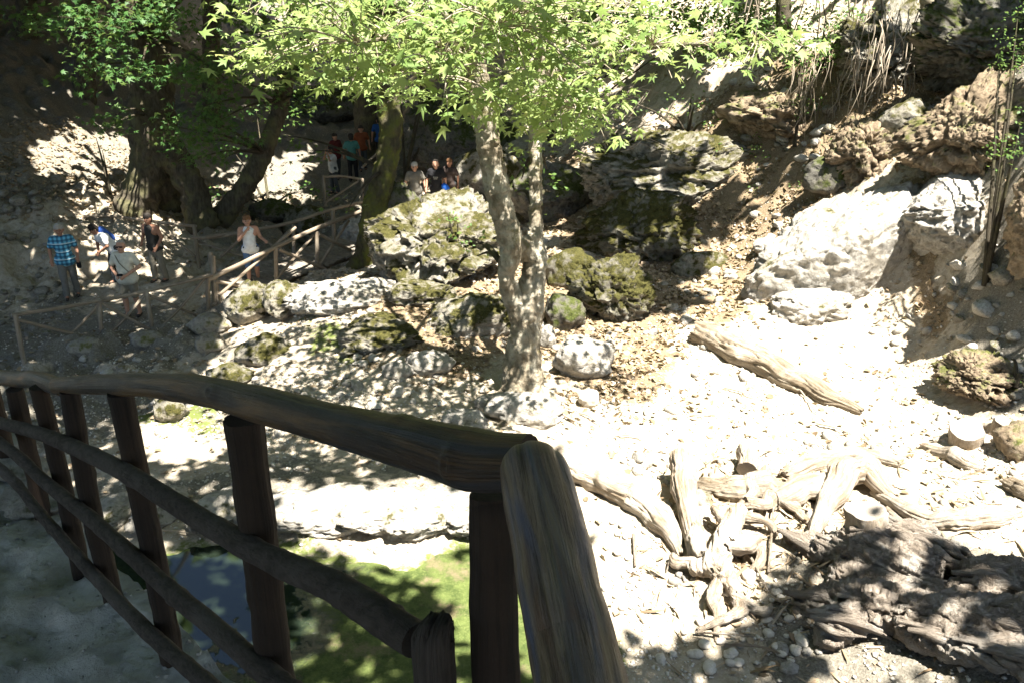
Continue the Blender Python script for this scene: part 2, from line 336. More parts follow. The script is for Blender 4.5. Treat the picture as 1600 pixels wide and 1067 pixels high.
def fuse(name, caps, voxel, m, amp=0., freq=4., seed=0., origin=(0, 0, 0), parent=None, rid=0., smooth=0, uvaxis=None, grainax=None):
    """tapered capsules melted into one continuous skin"""
    Vs, Fs, n = [], [], 0; S, SF = ico(2)
    for (p, r, q, s) in caps:
        p = np.asarray(p, float); q = np.asarray(q, float); d = q - p; L = np.linalg.norm(d)
        for c, rr in ((p, r), (q, s)): Vs.append(S * rr + c); Fs.append(SF + n); n += len(S)
        if L > 1e-4:
            d /= L; u = np.cross(d, [.3, .5, .8]); u /= np.linalg.norm(u); v = np.cross(d, u); k = 12; th = np.linspace(0, 2 * math.pi, k, endpoint=False)
            ring = np.cos(th)[:, None] * u + np.sin(th)[:, None] * v
            Vs += [p + ring * r, q + ring * s, np.array([p, q])]; f = []
            for j in range(k):
                a, b = j, (j + 1) % k; f += [(a, b, k + a), (b, k + b, k + a), (b, a, 2 * k), (k + a, k + b, 2 * k + 1)]
            Fs.append(np.array(f) + n); n += 2 * k + 2
    me = mesh('tmp', np.vstack(Vs), np.vstack(Fs), m); o = bpy.data.objects.new('tmp', me); COL.objects.link(o)
    md = o.modifiers.new('r', 'REMESH'); md.mode = 'VOXEL'; md.voxel_size = voxel
    sm = o.modifiers.new('s', 'SMOOTH'); sm.factor = .5; sm.iterations = 3 + smooth
    dg = bpy.context.evaluated_depsgraph_get(); out = bpy.data.meshes.new_from_object(o.evaluated_get(dg)); bpy.data.objects.remove(o); bpy.data.meshes.remove(me)
    out.name = name; nv = len(out.vertices); co = np.zeros(nv * 3, np.float32); out.vertices.foreach_get('co', co); co = co.reshape(-1, 3).astype(float)
    if amp or rid:
        no = np.zeros(nv * 3, np.float32); out.vertices.foreach_get('normal', no); no = no.reshape(-1, 3)
        st = co * freq
        if grainax is not None:                       # stretch the relief along the grain
            g = np.asarray(grainax, float); g /= np.linalg.norm(g); st = st - np.outer(st @ g, g) * .9
        co = co + no * (amp * fbm(st + seed, 4) + rid * ridged(st * 1.7 + seed, 4))[:, None]
    o0 = np.asarray(origin if parent is None else parent.get('_o', (0, 0, 0)), float)
    if uvaxis is not None:
        a = np.asarray(uvaxis, float); a /= np.linalg.norm(a); u = np.cross(a, [.2, .9, .3]); u /= np.linalg.norm(u); v = np.cross(a, u)
        uv = np.c_[co @ u * .7 + co @ v * .4, co @ a]; l = out.uv_layers.new(name='UVMap'); li = np.zeros(len(out.loops), np.int32); out.loops.foreach_get('vertex_index', li); l.data.foreach_set('uv', uv[li].astype(np.float32).ravel())
    co -= o0; out.vertices.foreach_set('co', co.astype(np.float32).ravel()); out.polygons.foreach_set('use_smooth', np.ones(len(out.polygons), bool)); out.update()
    out.materials.clear(); out.materials.append(m)
    return link(name, out, parent, None if parent is not None else tuple(o0))
def scatter(name, T, Fc, pos, rot, size, m, tint=None, parent=None, smooth=False):
    """many copies of one small template in one mesh; rot is (n,3,3)"""
    T = np.asarray(T, float); Fc = np.asarray(Fc); n = len(pos); k = len(T)
    V = np.einsum('nij,kj->nki', rot, T) * np.asarray(size).reshape(-1, 1, 1) + np.asarray(pos)[:, None, :]
    F = (Fc[None] + (np.arange(n) * k)[:, None, None]).reshape(-1, Fc.shape[1])
    t = np.repeat(RNG.random(n) if tint is None else tint, k)
    if parent is not None: V = V - np.asarray(parent.get('_o', (0, 0, 0)), float)
    return link(name, mesh(name, V.reshape(-1, 3), F, m, smooth, None, None, t), parent)
def frames(nrm, spin):
    """rotation matrices whose local z is nrm, turned by spin"""
    nrm = nrm / np.linalg.norm(nrm, axis=1)[:, None]; ref = np.tile([0.13, .97, .2], (len(nrm), 1)); u = np.cross(ref, nrm); u /= np.linalg.norm(u, axis=1)[:, None] + 1e-9; v = np.cross(nrm, u)
    c, s = np.cos(spin)[:, None], np.sin(spin)[:, None]
    return np.stack([u * c + v * s, -u * s + v * c, nrm], axis=2)
def leaf_template(lobes=5):
    pts = [(0, 0, .04)]
    if lobes == 5: pol = [(-150, .14), (-105, .62), (-78, .28), (-50, .88), (-24, .38), (0, 1.05), (22, .40), (48, .84), (76, .29), (102, .6), (150, .14)]
    else: pol = [(-120, .2), (-50, .5), (0, 1.), (50, .5), (120, .2)]
    for a, r in pol:
        x = math.sin(R(a)) * r * .75; y = math.cos(R(a)) * r * .8 + .12; pts.append((x, y, -.28 * abs(x) ** 1.3 - .28 * max(0, y) ** 2))
    n = len(pol); return np.array(pts), np.array([(0, i + 1, i) for i in range(1, n)])
LEAF, LEAF_F = leaf_template(5); LEAF3, LEAF3_F = leaf_template(3)

# ------------------------------------------------------------------ terrain: smooth surface through surveyed points, then relief
_c = []
for u, v, z in [(560,640,.40),(650,600,.55),(400,600,.25),(250,680,.15),(500,730,.2),(300,786,.4),(440,779,.5),(600,780,.5),(740,772,.5),(880,770,.4),(600,742,.28),(300,740,.15),(100,650,.0),
                (480,505,.85),(600,462,1.1),(720,440,1.1),(560,520,.85),(700,560,.7),(815,615,.5),(700,660,.42),(420,540,.45),(350,540,.25),(60,520,0),(200,492,0),(340,465,0),(0,480,0),(130,560,-.05),(240,560,0.05),
                (430,300,-.1),(560,290,.0),(500,330,-.2),(1000,620,.5),(1300,600,.55),(1200,680,.5),(900,700,.4),(1400,720,.6),(1100,800,.45),(1000,850,.2),(980,950,.05),(1150,1000,.1),(1300,950,.4),(1500,850,.75),(1580,1000,.6),(1400,1060,.25),(1600,760,.9),
                (1220,490,.9),(1100,450,.85),(905,575,.52),(955,500,.65),(880,520,.6),(1450,570,.75),(1050,560,.6)]: _c.append(PZ(u, v, z))
for u, v, Y in [(0,335,21),(150,300,24),(150,240,27.5),(100,200,29.5),(50,150,31.5),(0,100,33),(100,60,38),(0,20,38),(250,200,34),(300,80,42),(200,20,46),
                (450,180,46),(450,120,52),(600,220,36),(680,180,40),(700,150,43),(700,80,50),(850,60,42),(800,0,50),(500,20,58),
                (880,380,20),(870,325,24.5),(800,300,26),(1150,380,19),(1150,300,20.2),(1200,250,20.8),(1050,250,22.5),(950,220,27),(1150,150,23.2),(1050,100,27),(1300,150,20.6),(1300,80,22),(1300,20,24),(1150,30,30),(1000,20,34),
                (1500,100,19),(1500,20,21),(1450,200,17.6),(1350,300,17),(1250,350,17.6),(1480,500,14.2),(1550,450,13.6),(1600,350,13.4),(1600,250,14),(1600,150,15.8),(1550,600,12),(1600,560,11.7),(1600,20,18.5)]: _c.append(PY(u, v, Y))
_c += [np.array(p, float) for p in [(-14,8,.6),(-22,14,2.5),(-22,24,4.5),(-26,34,8),(-30,50,14),(-12,2,.8),(-6,4,.2),(-3,0,.2),(3,0,.2),(0,-8,1),(-12,-8,2),(12,-8,3),(10,3,1.6),(13,8,3.2),(18,14,7),(22,24,12),(26,40,18),(0,70,20),(15,60,20),(-15,65,20),(-30,70,24),(30,70,26),(6,5,.6),(8,9,1.0),(-8,10,.1),(-5,7,.0)]]
_c = np.array(_c); _n = len(_c)
def _U(r2): return np.where(r2 > 1e-9, .5 * r2 * np.log(np.maximum(r2, 1e-9)), 0)
_A = np.zeros((_n + 3, _n + 3)); _d2 = ((_c[:, None, :2] - _c[None, :, :2]) ** 2).sum(-1); _A[:_n, :_n] = _U(_d2) + np.eye(_n) * .6
_A[:_n, _n] = 1; _A[:_n, _n + 1:] = _c[:, :2]; _A[_n, :_n] = 1; _A[_n + 1:, :_n] = _c[:, :2].T
_w = np.linalg.solve(_A, np.r_[_c[:, 2], 0, 0, 0])
def smooth_h(x, y):
    out = np.zeros(len(x))
    for a in range(0, len(x), 20000):
        X = np.c_[x[a:a + 20000], y[a:a + 20000]]; r2 = ((X[:, None] - _c[None, :, :2]) ** 2).sum(-1); out[a:a + 20000] = _U(r2) @ _w[:_n] + _w[_n] + X @ _w[_n + 1:]
    return out
POND = [PZ(u, v, 0.)[:2] for u, v in [(120,815),(250,850),(420,838),(480,862),(560,860),(620,876),(700,848),(760,846),(880,880),(940,960),(960,1080),(800,1300),(300,1300),(60,1000)]]
GUL = [PZ(u, v, -.2)[:2] for u, v in [(455,470),(520,452),(590,420),(600,398),(520,380),(470,340),(430,350),(450,400),(430,430)]]
def flatness(x, y):                                 # 0 on the valley floor and paths, 1 on the slopes
    u, v = to_px(np.c_[x, y, np.full(len(x), .4)]); return sstep(6, 10, np.abs(x - .5) + np.maximum(0, y - 13) * .45)
def ground_z(x, y):
    x = np.atleast_1d(np.asarray(x, float)); y = np.atleast_1d(np.asarray(y, float)); z = smooth_h(x, y)
    fl = flatness(x, y); P = np.c_[x, y, np.zeros(len(x))]
    path = sstep(0, 1.2, -poly_sdf(x, y, PATHP))    # trodden path stays smooth
    z = z + (1 - .85 * path) * ((.05 + .22 * fl) * fbm(P * .8, 4) + (.045 + .09 * fl) * fbm(P * 3.1 + 5, 4) + (.02 + fl * .12) * ridged(P * 1.3 + 31, 4)) - fl * .06 - .02
    z = z + .012 * fbm(P * 13, 3)
    z = z - .75 * sstep(.35, -.5, poly_sdf(x, y, GUL))
    s = poly_sdf(x, y, POND); wob = .18 * fbm(P * 1.7 + 3, 3)
    z = np.where(s < 1.2, z * sstep(-.1, 1.1, s + wob) + (.07 - .10 * sstep(.25, -.5, s + wob)) * (1 - sstep(-.1, 1.1, s + wob)), z)
    return z
PATHP = [PZ(u, v, 0.)[:2] for u, v in [(-120,545),(20,600),(110,545),(215,530),(300,505),(345,480),(440,455),(420,420),(330,440),(290,455),(250,440),(130,440),(0,470),(-120,480)]]
_ground_exact = ground_z; _gx = np.arange(-27, 25, .1); _gy = np.arange(-8, 56, .1)
_GH = _ground_exact(*[q.ravel() for q in np.meshgrid(_gx, _gy, indexing='ij')]).reshape(len(_gx), len(_gy))
def ground_z(x, y):                                 # looked up on a fine table
    x = np.atleast_1d(np.asarray(x, float)); y = np.atleast_1d(np.asarray(y, float)); a = np.clip((x + 27) / .1, 0, len(_gx) - 1.001); b = np.clip((y + 8) / .1, 0, len(_gy) - 1.001); i = a.astype(int); j = b.astype(int); a = a - i; b = b - j
    return _GH[i, j] * (1 - a) * (1 - b) + _GH[i + 1, j] * a * (1 - b) + _GH[i, j + 1] * (1 - a) * b + _GH[i + 1, j + 1] * a * b
def gz(x, y): return float(ground_z([x], [y])[0])
def PG(u, v, dz=0.):
    d = rayd(u, v); t = np.linspace(3.5, 75, 900); Q = EYE + t[:, None] * d; h = ground_z(Q[:, 0], Q[:, 1]); k = np.argmax(Q[:, 2] <= h)
    p = Q[k]; return np.array([p[0], p[1], gz(p[0], p[1]) + dz])

ys = np.r_[np.arange(-12, 4, 1.), np.arange(4, 15, .042), np.arange(15, 30, .075), np.arange(30, 46, .2), np.arange(46, 80, .8)]
ax = np.linspace(-1.05, 1.05, 380); ax = np.sign(ax) * np.abs(ax) ** 1.12
Yg, Ag = np.meshgrid(ys, ax, indexing='ij'); Xg = Ag * (np.maximum(Yg, 3) * .72 + 3.2) + .3
x, y = Xg.ravel(), Yg.ravel(); z = _ground_exact(x, y); nr, nc = Xg.shape
F = (np.arange(nr - 1)[:, None] * nc + np.arange(nc - 1)[None]).ravel(); F = np.c_[F, F + 1, F + nc + 1, F + nc]
gme = mesh('ground', np.c_[x, y, z], F, M['ground'])
uu, vv = to_px(np.c_[x, y, z]); P3 = np.c_[x, y, z]
nz = fbm(P3 * .9 + 40, 4)
litz = np.zeros(len(x)); drk = np.zeros(len(x)); alg = np.zeros(len(x))
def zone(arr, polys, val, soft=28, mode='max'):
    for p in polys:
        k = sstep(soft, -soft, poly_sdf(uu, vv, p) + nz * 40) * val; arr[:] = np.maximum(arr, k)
ok = y > 4
LITTER = [[(590,440),(760,430),(880,400),(1080,400),(1150,330),(1260,330),(1230,470),(1080,520),(1010,640),(880,640),(860,540),(780,560),(700,600),(620,560),(560,560)],
          [(960,240),(1200,120),(1420,0),(1600,0),(1600,120),(1420,260),(1330,290),(1160,400),(1060,420),(1070,300)], [(600,250),(900,250),(940,400),(760,330)],[(1340,310),(1440,290),(1470,420),(1480,510),(1390,500),(1420,420)]]
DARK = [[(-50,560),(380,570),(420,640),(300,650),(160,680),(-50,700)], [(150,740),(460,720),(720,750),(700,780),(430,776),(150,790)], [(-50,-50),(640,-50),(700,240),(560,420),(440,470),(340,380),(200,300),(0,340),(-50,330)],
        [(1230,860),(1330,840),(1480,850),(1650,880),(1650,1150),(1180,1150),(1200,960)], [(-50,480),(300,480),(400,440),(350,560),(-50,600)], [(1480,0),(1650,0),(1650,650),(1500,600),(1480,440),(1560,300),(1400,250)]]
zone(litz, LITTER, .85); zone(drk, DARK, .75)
zone(alg, [[(380,830),(560,850),(640,875),(740,850),(880,870),(960,960),(980,1100),(300,1100),(180,870)], [(470,470),(540,500),(560,560),(480,560)], [(200,640),(330,640),(320,672),(220,672)]], .6, 20)
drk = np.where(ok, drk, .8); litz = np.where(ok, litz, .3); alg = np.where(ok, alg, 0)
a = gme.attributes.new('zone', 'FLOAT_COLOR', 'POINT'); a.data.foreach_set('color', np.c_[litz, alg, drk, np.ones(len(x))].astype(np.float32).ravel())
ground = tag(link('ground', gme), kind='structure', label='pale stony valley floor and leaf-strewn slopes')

# pond: sheet of still water with floating algae
pv = np.array(POND); lo, hi = pv.min(0) - .6, pv.max(0) + .6; gx, gy = np.arange(lo[0], hi[0], .12), np.arange(lo[1], hi[1], .12); nyp = len(gy)
Xp, Yp = [q.ravel() for q in np.meshgrid(gx, gy, indexing='ij')]; ins = (poly_sdf(Xp, Yp, POND) < .45).reshape(len(gx), nyp)
V = np.c_[Xp, Yp, np.full(len(Xp), .012)]; F = np.array([(i * nyp + j, (i + 1) * nyp + j, (i + 1) * nyp + j + 1, i * nyp + j + 1) for i in range(len(gx) - 1) for j in range(nyp - 1) if ins[i, j] or ins[i + 1, j] or ins[i, j + 1]])
tag(link('pond', mesh('pond', V, F, M['water'])), kind='structure', label='still pond with bright green algae and dark clear water')

# the raised footpath the railing stands on
edge = [(.16,-4.),(.16,.2),(.13,.86),(-.40,1.40),(-.84,1.78),(-1.30,2.22),(-1.74,2.66),(-2.5,3.4),(-4.2,5.0),(-7,7.2)]
back = [(-9.5,5.6),(-6.2,3.0),(-4.2,.6),(-3.2,-1.5),(-3,-4)]
E = catmull(np.c_[edge, np.zeros(len(edge))], 160)[:, :2]; B = catmull(np.c_[back[::-1], np.zeros(len(back))], 160)[:, :2]
def path_top(x, y): return 4.86 - .09 * np.maximum(0, -x - 1.) + .030 * fbm(np.c_[x, y, 0 * x] * 2.2, 4) + .028 * ridged(np.c_[x, y, 0 * x] * 4.6 + 8, 4) - .03
rows = []; nb = 90
for k in range(nb + 1):
    f_ = (k / nb) ** 1.6; q = E * (1 - f_) + B * f_; rows.append(np.c_[q, path_top(q[:, 0], q[:, 1])])
side = []
for k in range(1, 26):
    f_ = k / 25; q = rows[0].copy(); n_ = np.c_[np.gradient(q[:, 1]), -np.gradient(q[:, 0])]; n_ /= np.linalg.norm(n_, axis=1)[:, None]
    q[:, 2] = q[:, 2] * (1 - f_) - .3 * f_; off = (.10 * min(1, k / 2) + .12 * f_ + .10 * fbm(q * np.array([1.5, 1.5, 2.5]), 4)); q[:, :2] -= n_ * (.04 + off * -.6)[:, None] * 1.; side.append(q)
V = np.vstack(side[::-1] + rows); nrow = len(side) + len(rows); F = (np.arange(nrow - 1)[:, None] * 160 + np.arange(159)[None]).ravel(); F = np.c_[F, F + 160, F + 161, F + 1]
tag(link('path', mesh('path', V, F, M['earth'])), kind='structure', label='grey packed earth footpath on a raised bank')

# ------------------------------------------------------------------ boulders and outcrops
def boulder(u, v, r, m, label, sub=4, sink=.25, seed=None, name='boulder', cat='boulder', Y=None, group=None, **k):
    """(u, v): where its foot shows in the photograph; r: half sizes in metres"""
    p = PG(u, v) if Y is None else PY(u, v, Y)
    s = random.random() * 90 if seed is None else seed
    me = rock_mesh(name, r, m, sub, s, **k); o = link(name, me, None, (p[0], p[1] + r[1] * .55, p[2] + r[2] * (1 - 2 * sink))); return tag(o, label, cat, group)
boulder(675, 432, (1.45, 1.25, .98), M['rock_half'], 'huge mossy limestone boulder with an overhung brown underside behind the forked plane tree', 6, .22, 3.2, rough=.4, fine=.16, crack=.2)
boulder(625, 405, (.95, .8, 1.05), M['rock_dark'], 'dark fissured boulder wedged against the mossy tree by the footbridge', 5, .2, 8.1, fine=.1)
boulder(1005, 403, (1.25, .95, .95), M['rock_moss'], 'large flat-topped mossy boulder at the foot of the leafy slope', 6, .22, 5.7, fine=.15, rough=.32, crack=.2)
boulder(955, 497, (.72, .6, .66), M['rock_moss'], 'round moss-covered boulder beside the forked plane tree', 6, .18, 1.9, fine=.13, crack=.18)
boulder(890, 450, (.55, .45, .5), M['rock_moss'], 'small dark mossy boulder squeezed between tree trunk and larger mossy boulder', 4, .2, 2.6, fine=.07)
boulder(883, 518, (.42, .38, .44), M['rock_dark'], 'upright dark boulder with moss patches against the plane trunk', 4, .2, 6.6)
boulder(912, 585, (.52, .42, .40), M['rock'], 'rounded white limestone boulder dappled with leaf shadow', 4, .22, 7.3)
boulder(857, 545, (.17, .15, .24), M['rock'], 'small smooth pale stone leaning against the plane trunk', 4, .2, 4.4, rough=.1, fine=.02)
boulder(1200, 395, (.3, .25, .2), M['rock'], 'small pale stone half sunk in the leaf litter slope', 4, .3, 4.9)
boulder(1100, 430, (.6, .45, .33), M['rock_half'], 'low pale rock with mossy flank beside flat-topped mossy boulder', 4, .3, 9.9)
boulder(820, 660, (.62, .35, .26), M['rock'], 'white low boulder under the roots of the plane tree', 4, .3, 2.2)
boulder(725, 668, (.42, .26, .16), M['rock'], 'flat white slab of rock by the plane tree roots', 4, .3, 3.9)
boulder(920, 637, (.17, .14, .17), M['cobble'], 'white loose stone lying on fallen leaves near the plane tree', 4, .15, 5.2, rough=.12, fine=.02)
boulder(385, 505, (.52, .5, .46), M['rock_half'], 'pale rounded boulder at the near end of the footbridge', 5, .2, 6.1)
boulder(440, 498, (.42, .45, .42), M['rock_half'], 'yellowish smooth boulder below the footbridge with mossy edge', 5, .2, 8.8, rough=.14, fine=.02)
boulder(478, 375, (.85, .6, .62), M['rock_half'], 'large pale boulder behind the far rail of the footbridge', 4, .25, 4.1)
boulder(560, 390, (.6, .5, .55), M['rock'], 'sunlit white rock at the end of the footbridge by the mossy tree', 4, .2, 2.7)
boulder(410, 565, (.55, .42, .33), M['rock_half'], 'grey limestone lump in the dry stream bed', 4, .36, 5.9)
boulder(355, 605, (.40, .3, .26), M['rock_half'], 'small grey rock in the shaded stream bed', 4, .3, 1.2)
boulder(265, 660, (.30, .22, .24), M['rock_half'], 'upright pitted stone standing in the shaded stream bed', 4, .2, 7.8)
boulder(130, 556, (.34, .25, .2), M['wall'], 'squat brown stone on the shaded stream bed edge', 4, .25, 2.9)
boulder(225, 545, (.30, .25, .2), M['wall'], 'small dark stone below the braced fence', 4, .25, 9.1)
boulder(325, 520, (.42, .3, .2), M['wall'], 'flat dark stone beneath the last fence post', 4, .25, 9.6)
boulder(325, 552, (.30, .25, .22), M['wall'], 'mossy stone in the stream bed below the flat dark stone', 4, .25, 3.6)
boulder(735, 520, (.8, .6, .5), M['rock_half'], 'low rock half covered in leaf litter to one side of the plane trunk', 5, .36, 5.5, fine=.12)
boulder(590, 540, (.75, .6, .32), M['rock_half'], 'low pale ledge of rock in the sunny mound', 5, .44, 6.4, fine=.15, rough=.4)
boulder(540, 480, (1.2, .5, .36), M['rock'], 'long white rock rib beside the gully', 5, .42, 8.3, rz=.35, fine=.14, rough=.35)
boulder(650, 470, (.6, .42, .3), M['rock_half'], 'pale chunky rock on the mound in front of the huge mossy boulder', 5, .42, 7.1, fine=.14, rough=.4)
boulder(670, 585, (.38, .3, .24), M['rock'], 'pale jagged stone on the sunny ground', 4, .3, 1.5)
boulder(620, 590, (.28, .22, .18), M['rock'], 'small angular white stone on the sunny ground', 3, .3, 2.5)
boulder(760, 640, (.25, .2, .14), M['rock'], 'small white stone by the plane roots', 3, .3, 3.5)
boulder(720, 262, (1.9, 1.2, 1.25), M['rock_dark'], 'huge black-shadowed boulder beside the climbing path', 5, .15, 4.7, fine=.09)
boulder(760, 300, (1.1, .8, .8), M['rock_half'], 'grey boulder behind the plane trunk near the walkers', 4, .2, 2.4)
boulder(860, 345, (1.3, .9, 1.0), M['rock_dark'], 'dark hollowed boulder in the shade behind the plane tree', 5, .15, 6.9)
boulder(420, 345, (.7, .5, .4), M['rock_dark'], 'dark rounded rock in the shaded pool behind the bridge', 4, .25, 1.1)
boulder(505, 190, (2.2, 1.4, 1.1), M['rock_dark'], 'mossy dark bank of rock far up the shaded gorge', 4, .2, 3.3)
# big outcrops of the slope
boulder(1045, 305, (2.2, 1.1, 1.0), M['rock_half'], 'long yellow-mossed rock shelf across the leafy slope', 6, .28, 7.7, fine=.2, rough=.4, rz=-.15, tilt=-.12)
boulder(1335, 492, (1.95, 1.5, 1.35), M['rock'], 'huge white sunlit limestone outcrop on the slope', 6, .34, 12.4, rough=.24, fine=.055, chunk=.55, rz=.3, tilt=-.55, crack=.07)
boulder(1270, 500, (.75, .5, .42), M['rock'], 'low white lump of rock at the foot of the white outcrop', 5, .3, 5.1, fine=.1)
boulder(1510, 345, (1.1, .9, .75), M['rock'], 'pitted white rock face above the white outcrop', 6, .54, 3.4, rough=.3, fine=.10, tilt=-.3)
boulder(1668, 430, (.66, .6, 1.0), M['rock_brown'], 'tall brown shaded rock pillar on the slope edge', 6, .2, 2.1, fine=.12, rough=.35, crack=.15)
boulder(1560, 610, (.6, .5, .34), M['rock_brown'], 'brown mossy rock lump below the tall brown pillar', 6, .52, 8.5, fine=.24, rough=.4, crack=.22)
boulder(1600, 715, (.30, .3, .28), M['rock_brown'], 'brown tufted rock beside the sawn stumps', 4, .25, 2.8, fine=.1)
boulder(1370, 262, (.7, .8, .7), M['rock_brown'], 'brown crumbling crag above the white outcrop', 6, .4, 9.4, fine=.2, rough=.5, crack=.25)
boulder(1420, 225, (.62, .5, .5), M['rock_half'], 'mossy pale block standing out from the crag', 4, .2, 6.2)
boulder(1400, 115, (1.2, 1.0, .8), M['rock_half'], 'pale mossy crag high on the slope with roots trailing over it', 6, .3, 3.7, fine=.24, rough=.5, tilt=-.35, crack=.22)
boulder(1535, 245, (.9, .8, .9), M['rock_brown'], 'shadowed lumpy crag near the top of the slope', 6, .34, 5.8, fine=.26, rough=.5, crack=.25)
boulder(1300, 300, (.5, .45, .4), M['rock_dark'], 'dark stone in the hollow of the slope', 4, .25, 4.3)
boulder(1230, 200, (1.0, .7, .6), M['rock_brown'], 'brown rock rib half buried in the slope', 5, .4, 8.7, fine=.26, rough=.5, crack=.25)
boulder(1560, 100, (1.1, .9, .8), M['rock_dark'], 'dark overhanging rock at the top of the slope', 6, .36, 1.7, fine=.26, rough=.5, crack=.25)
for i, (u, v, r_) in enumerate([(440,832,(.62,.38,.22)),(520,824,(.7,.4,.22)),(600,822,(.66,.42,.22)),(680,820,(.7,.42,.23)),(760,814,(.62,.4,.23)),(350,812,(.5,.3,.18)),(250,810,(.5,.3,.17)),(170,812,(.5,.3,.16))]):
    boulder(u, v, r_, M['rock'], 'pale crumbly limestone block of the ledge along the pond', 5, .34, 11.3 + i * 1.7, group='limestone blocks of the pond ledge', fine=.08, crack=.06, rz=.2 * i)

# loose stones and cobbles one can tell apart
st_me = [rock_mesh('stone', (1, .8, .62), M['rock_small'], 3, 20.5 + i, rough=.3) for i in range(5)] + [rock_mesh('stone', (1, .8, .62), M['wall'], 3, 30.5 + i, rough=.3) for i in range(3)]
cb_me = [rock_mesh('cobble', (1, .85, .68), M['cobble'], 3, 40.5 + i, rough=.12, chunk=.1, fine=.01) for i in range(5)]
def stones(n, poly, size, mes, name, label, group, cat='stone', sunk=.35):
    poly = np.array(poly, float); lo, hi = poly.min(0), poly.max(0); k = 0
    while k < n:
        u, v = random.uniform(lo[0], hi[0]), random.uniform(lo[1], hi[1])
        if not in_poly(np.array([u]), np.array([v]), poly)[0]: continue
        p = PG(u, v); s = random.uniform(*size) * (1 if random.random() < .85 else 1.5); o = link(name, random.choice(mes), None, (p[0], p[1], p[2] + s * .62 * (1 - 2 * sunk)))
        o.scale = (s, s * random.uniform(.8, 1.1), s * random.uniform(.75, 1.1)); o.rotation_euler = (random.uniform(-.3, .3), random.uniform(-.3, .3), random.uniform(0, 6.3)); tag(o, label, cat, group); k += 1
stones(60, [(1110,930),(1180,900),(1260,940),(1250,1040),(1010,1060),(1080,970)], (.03, .075), cb_me, 'cobble', 'rounded pale cobble in the stone patch beside the gnarled root', 'cobbles beside the gnarled root', 'cobble', .33)
stones(40, [(0,470),(60,430),(130,470),(110,520),(0,530)], (.05, .12), st_me[5:], 'stone', 'small stone on the edge of the walkers path below the dry stone wall', 'stones along the walkers path', sunk=.3)
stones(55, [(120,560),(420,560),(480,640),(300,660),(220,640)], (.04, .12), st_me, 'stone', 'loose stone in the shaded dry stream bed', 'stones in the dry stream bed', sunk=.3)
stones(60, [(480,560),(760,560),(770,660),(640,650),(430,640)], (.03, .10), st_me[:5], 'stone', 'loose pale stone on the sunny ground beyond the top rail', 'pale stones on the sunny ground', sunk=.3)
stones(50, [(940,790),(1060,770),(1040,960),(960,1000)], (.02, .055), cb_me, 'pebble', 'small pale pebble on the sandy flat beside the driftwood roots', 'pebbles on the sandy flat', 'pebble', sunk=.3)
stones(30, [(1080,400),(1240,330),(1240,460),(1100,520)], (.05, .14), st_me[:5], 'stone', 'pale stone scattered in leaf litter below the white outcrop', 'stones in the leaf litter', sunk=.35)
stones(40, [(940,200),(1250,60),(1340,280),(1120,300)], (.06, .2), st_me, 'stone', 'weathered stone stuck in the steep leafy slope', 'stones in the steep slope', sunk=.4)
stones(35, [(1480,430),(1600,400),(1600,640),(1500,600)], (.05, .16), st_me, 'stone', 'rough stone in the brown bank below the pillar', 'stones in the brown bank', sunk=.4)
stones(30, [(0,290),(180,270),(190,330),(0,345)], (.08, .2), st_me[5:], 'stone', 'loose stone on the slope above the dry stone wall', 'stones above the dry stone wall', sunk=.3)

# dry stone wall beside the walkers' path
wr = root('dry_stone_wall', PG(0, 462)); tag(wr, 'rough dry stone retaining wall beside the walkers on the path', 'wall')
wa, wb = PZ(-90, 478, 0.)[:2], PZ(158, 395, .1)[:2]; L = np.linalg.norm(wb - wa); dx = (wb - wa) / L; up_n = np.array([-dx[1], dx[0]])
hw = lambda t: 1.35 - .55 * t
V = []; nx, nzv = 60, 12
for i in range(nx):
    for j in range(nzv):
        t = i / (nx - 1); q = wa + dx * L * t + up_n * (.12 + .35 * j / nzv); V.append((q[0], q[1], -.2 + (hw(t) + .2) * j / (nzv - 1)))
V = np.array(V); F = [(i * nzv + j, (i + 1) * nzv + j, (i + 1) * nzv + j + 1, i * nzv + j + 1) for i in range(nx - 1) for j in range(nzv - 1)]
link('backing', mesh('backing', V - np.array(wr['_o']), F, M['rock_dark']), wr)
wst = [rock_mesh('wall_stone', (1, .9, .72), M['wall'], 3, 60.5 + i, rough=.25, chunk=.4) for i in range(6)]
zrow = 0.
while zrow < 1.3:
    h = random.uniform(.15, .22); t = random.uniform(0, .05)
    while t < L:
        wd = random.uniform(.2, .42)
        if zrow < hw(t / L) - .05:
            q = wa + dx * (t + wd / 2) + up_n * (.04 + .35 * zrow / 1.35 + random.uniform(-.03, .05))
            o = link('wall_stone', random.choice(wst), wr, Vector((q[0], q[1], zrow + h / 2 - .05)) - Vector(wr['_o'])); o.scale = (wd * .56, .2, h * .78); o.rotation_euler = (random.uniform(-.15, .15), random.uniform(-.2, .2), math.atan2(dx[1], dx[0]) + random.uniform(-.2, .2))
        t += wd
    zrow += h * .92

